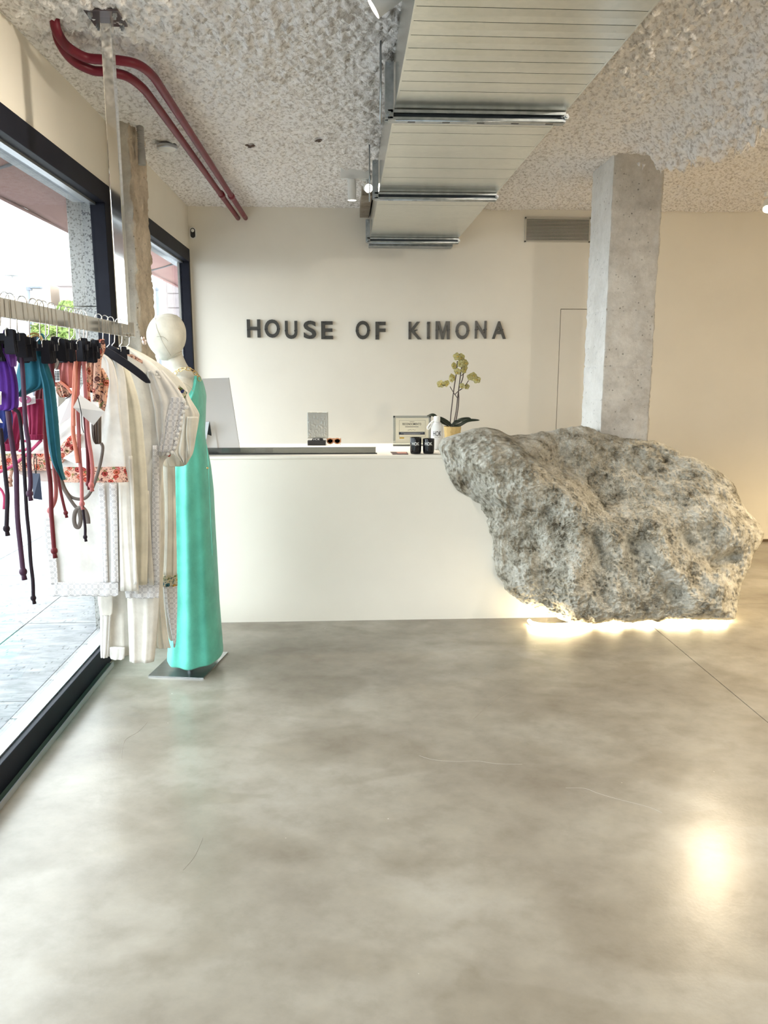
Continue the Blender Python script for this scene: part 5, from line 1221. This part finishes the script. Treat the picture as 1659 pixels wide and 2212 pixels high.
# --- swing tags
def swing(label, corners, Y, m, string=None, dy=.02):
    t = thing('swing_tag', label, 'tag', at(*corners[0], Y)); card('card', corners, Y, m, t, dy)
    if string: strap('string', string, Y-.004, .0014, M['ink'], t, 1.0)
    return t
swing('large blank white swing tag tied with black thread over the coral cords', [(158,880),(202,919),(226,889),(172,852)], 2.54, M['paper'], [(168,858),(172,874),(176,895),(177,920),(181,935)])
swing('pale blank swing tag hanging behind the petrol blue tail', [(128,918),(157,898),(156,850),(124,882)], 2.60, M['paper'], [(141,862),(150,856),(160,845)])
swing('blank white swing tag lying diagonally on the embroidered hem', [(136,990),(186,1012),(189,968),(168,968)], 2.77, M['paper'])
swing('slim navy swing tag hanging on a black thread loop', [(72,1077),(91,1080),(86,1023),(68,1022)], 2.42, M['navy'], [(77,1023),(73,1000),(76,980),(79,1000),(78,1023)])
t = swing('white swing tag printed with a pink oval beside the petrol blue top', [(40,880),(77,871),(76,855),(38,853)], 2.34, M['paper'])
c = at(54, 863, 2.335); bm = BM(); prism(bm, [(c.x+.0165*math.cos(q), c.z+.0115*math.sin(q)) for q in [2*PI*i/24 for i in range(24)]], 'y', 2.333, 2.339); obj('pink_oval', bm, mat('pink_print', (.42, .10, .20), .6), t)
c = at(57, 861, 2.332); bm = BM(); prism(bm, [(c.x+.003*math.cos(q), c.z+.003*math.sin(q)) for q in [2*PI*i/12 for i in range(12)]], 'y', 2.331, 2.334); obj('oval_dot', bm, M['paper'], t)
swing('small white swing tag at the left picture edge on the purple bikini', [(-6,876),(3,874),(3,846),(-6,845)], 2.10, M['paper'])
swing('small white swing tag corner beside the royal blue bikini', [(-8,912),(6,914),(1,905),(-6,898)], 2.17, M['paper'])

# ================================================================ OUTSIDE
ZG = -.05
gr = thing('outer_cladding', 'speckled grey granite cladding outside between the windows', 'cladding', (-1.45, 4.6, ZG)); del gr['category']; del gr['label']; gr['kind'] = 'structure'
gr.name = 'wall_outer'
for z0, z1 in ((ZG, .62), (.622, 1.24), (1.242, 1.86), (1.862, 2.48), (2.482, 3.0)):
    sub('granite_panel', (-1.537, 4.575, z0+.001), (-1.352, 5.02, z1-.001), M['granite'], gr, .002)
pv = struct('floor_pavement', (-6.4, -3.5, ZG-.12), (-1.351, 16, ZG-.014), M['kerbstone'])
rnd = random.Random(9)
ys_ = [4.70+1.17*k for k in range(-6, 9)]
for xa, xb in ((-2.0, -1.532), (-2.9, -2.004), (-3.6, -2.904)):
    for ya, yb_ in zip(ys_, ys_[1:]):
        h = rnd.uniform(-.0015, .0015); sub('paver', (xa, ya+.003, ZG-.014), (xb-.004, yb_-.003, ZG+h), M['pave'], pv)
y = 2.36-.97*4
while y < 12:
    sub('border_stone', (-1.528, y+.002, ZG-.014), (-1.352, y+.968, ZG+.004), M['kerbstone'], pv); y += .97
for k in range(14):
    sub('tactile_slab', (-4.4, 2+.8*k, ZG-.014), (-3.606, 2.796+.8*k, ZG), M['kerbstone'], pv)
bm = BM()
for i in range(110):
    for j in range(9):
        x, y = -4.35+.085*j, 5.0+.065*i; vs = [bm.verts.new((x+a, y+b, ZG+c)) for a, b, c in ((-.018,-.018,0),(.018,-.018,0),(.018,.018,0),(-.018,.018,0),(0,0,.007))]
        for q in ((0,1,4),(1,2,4),(2,3,4),(3,0,4)): bm.faces.new([vs[i_] for i_ in q])
obj('tactile_studs', bm, M['kerbstone'], pv, False, 'stuff')
for k in range(10): sub('outer_slab', (-6.4, 1+1.17*k, ZG-.014), (-4.406, 2.164+1.17*k, ZG), M['pave'], pv)
struct('floor_street', (-70, -20, ZG-.3), (-1.352, 90, ZG-.121), M['asphalt'])
struct('wall_lintel_outer', (-1.50, Y0, 2.42), (-1.351, Y1+6, 2.52), M['soffit'])
# awning over the pavement
aw = thing('awning', 'dusty pink shop awning seen from below outside the windows', 'awning', (-1.6, 4, 2.45))
V = []; F = []; ny_ = 60
for k in range(ny_+1):
    y = -3.6+13.6*k/ny_
    for i in range(7):
        tt = i/6; sag = -.012*math.sin(PI*tt)-.006*math.sin(y*5)*tt
        V.append((-1.51-.32*tt, y, 2.515-.10*tt+sag))
for k in range(ny_):
    for i in range(6): a = k*7+i; F.append((a, a+1, a+8, a+7))
o = pyobj('fabric', V, F, M['awning'], aw, True)
md = o.modifiers.new('thick', 'SOLIDIFY'); md.thickness = .006
for k in range(7):
    y = -3.0+1.75*k
    bm = BM(); tube(bm, [(-1.515, y, 2.495), (-1.68, y, 2.446), (-1.835, y, 2.405)], .008, 8); obj('arm', bm, M['lamp_grey'], aw, True)
bm = BM(); tube(bm, [(-1.835, -3.6, 2.412), (-1.835, 10, 2.412)], .010, 8); obj('front_bar', bm, M['awning'], aw, True)
# far buildings
def bldg(label, x0, x1, y0, y1, h, m, wins=(), cap=None, wm='facade_glass'):
    t = thing('building', label, 'building', ((x0+x1)/2, y0, ZG-.12))
    sub('walls', (x0, y0, ZG-.12), (x1, y1, h), M[m], t)
    if cap: sub('parapet', (x0-.15, y0-.15, h), (x1+.15, y1, h+.3), M[cap], t)
    for a, b, c, d in wins:
        f = sub('window', (a, y0-.08, c), (b, y0+.02, d), M['facade_white'], t)
        sub('pane', (a+.12, y0-.10, c+.12), (b-.12, y0-.05, d-.12), M[wm], f)
    return t
bldg('low peach building beyond the white one across the street', -26, -15.95, 44, 50, 6.1, 'facade_peach', (), None)
bldg('long white building across the street', -40, -13.7, 38, 43, 4.55, 'facade_white', ((-17.2,-16.2,1.6,2.8),(-15.6,-14.7,1.6,2.8)))
bldg('rose walled building with a flat roof and terrace across the street', -15.2, -13.75, 43.2, 50, 5.95, 'facade_rose', (), 'facade_rose')
bldg('cream building with two square windows behind the street lamp', -13.6, -10.9, 41, 50, 5.75, 'facade_cream', ((-13.0,-12.45,4.1,5.0),(-12.1,-11.6,4.0,4.9),(-13.0,-12.45,2.4,3.2)), None)
t = bldg('pale rose building with panelled front seen through the second window', -6.75, 1.5, 30, 38, 7.2, 'facade_rose', ((-5.9,-5.0,3.6,4.7),(-5.9,-5.0,1.0,3.1)), None, 'facade_white')
for k in range(12): sub('panel', (-6.6, 29.96, .2+.52*k), (-5.95, 30.0, .68+.52*k), M['facade_rose'], t)
t = thing('chimney_stack', 'small white roof stack on top of the long white building', 'chimney', (-15.85, 38.5, 4.55))
bm = BM(); box(bm, (-16.15, 38.3, 4.5), (-15.35, 39.1, 5.2), .03); obj('base', bm, M['facade_white'], t)
bm = BM(); cyl(bm, (-15.75, 38.7, 5.2), (-15.75, 38.7, 5.8), .3, 16); cyl(bm, (-15.75, 38.7, 5.95), (-15.75, 38.7, 6.0), .45, 16); cyl(bm, (-15.75, 38.7, 5.8), (-15.75, 38.7, 5.95), .05, 8); obj('cowl', bm, M['facade_white'], t)
t = thing('street_lamp', 'grey street lamp with a long flat arm across the road', 'street lamp', at(61, 700, 26))
b0 = at(61, 700, 26); b0.z = ZG-.12; tp = at(61, 622, 26)
bm = BM(); cyl(bm, b0, tp, .055, 12, .045); obj('pole', bm, M['lamp_grey'], t, True)
bm = BM(); box(bm, (tp.x-.06, 25.95, tp.z-.08), (tp.x+.12, 26.05, tp.z+.03), .01); obj('joint', bm, M['lamp_grey'], t)
bm = BM(); box(bm, (tp.x+.08, 25.9, tp.z-.02), (tp.x+.42, 26.1, tp.z+.05), .02); obj('lamp_head', bm, M['lamp_grey'], t)
t = thing('drain_pipe', 'grey downpipe on the white wall seen through the second window', 'pipe', at(338, 640, 22))
a, b = at(339, 625, 22), at(340, 690, 22)
bm = BM(); tube(bm, [(a.x, 22, a.z), (a.x, 22, ZG-.12)], .045, 10); ball(bm, (a.x, 22, a.z), .06, 10, 7); obj('tube', bm, M['lamp_grey'], t, True)
def tree(label, c, R_, seed):
    t = thing('street_tree', label, 'tree', (c.x, c.y, ZG-.12)); rnd = random.Random(seed)
    bm = BM(); tube(bm, smoothpath([(c.x, c.y, ZG-.12), (c.x+.05, c.y, c.z*.4), (c.x, c.y, c.z)], 4), [.13-.006*i for i in range(9)], 8); obj('trunk', bm, M['bark'], t, True)
    V = []; F = []
    for k in range(2600):
        d = Vector((rnd.gauss(0, 1), rnd.gauss(0, 1), rnd.gauss(0, .8))).normalized()*R_*rnd.uniform(.45, 1)
        d *= 1+.25*mnoise.noise(d*1.3)
        p = c+d; u = Vector((rnd.gauss(0,1), rnd.gauss(0,1), rnd.gauss(0,1))).normalized(); v = u.orthogonal().normalized(); s_ = rnd.uniform(.07, .14)
        i = len(V); V += [p-u*s_, p+v*s_*.5, p+u*s_, p-v*s_*.5]; F.append((i, i+1, i+2, i+3))
    o = pyobj('crown', V, F, M['leafgreen'], t, False, 'stuff')
tree('spring green tree across the street seen above the clothes rail', at(148, 676, 28), .42, 1)
tree('spring green tree seen under the rail behind the hangers', at(120, 722, 26), .75, 2)
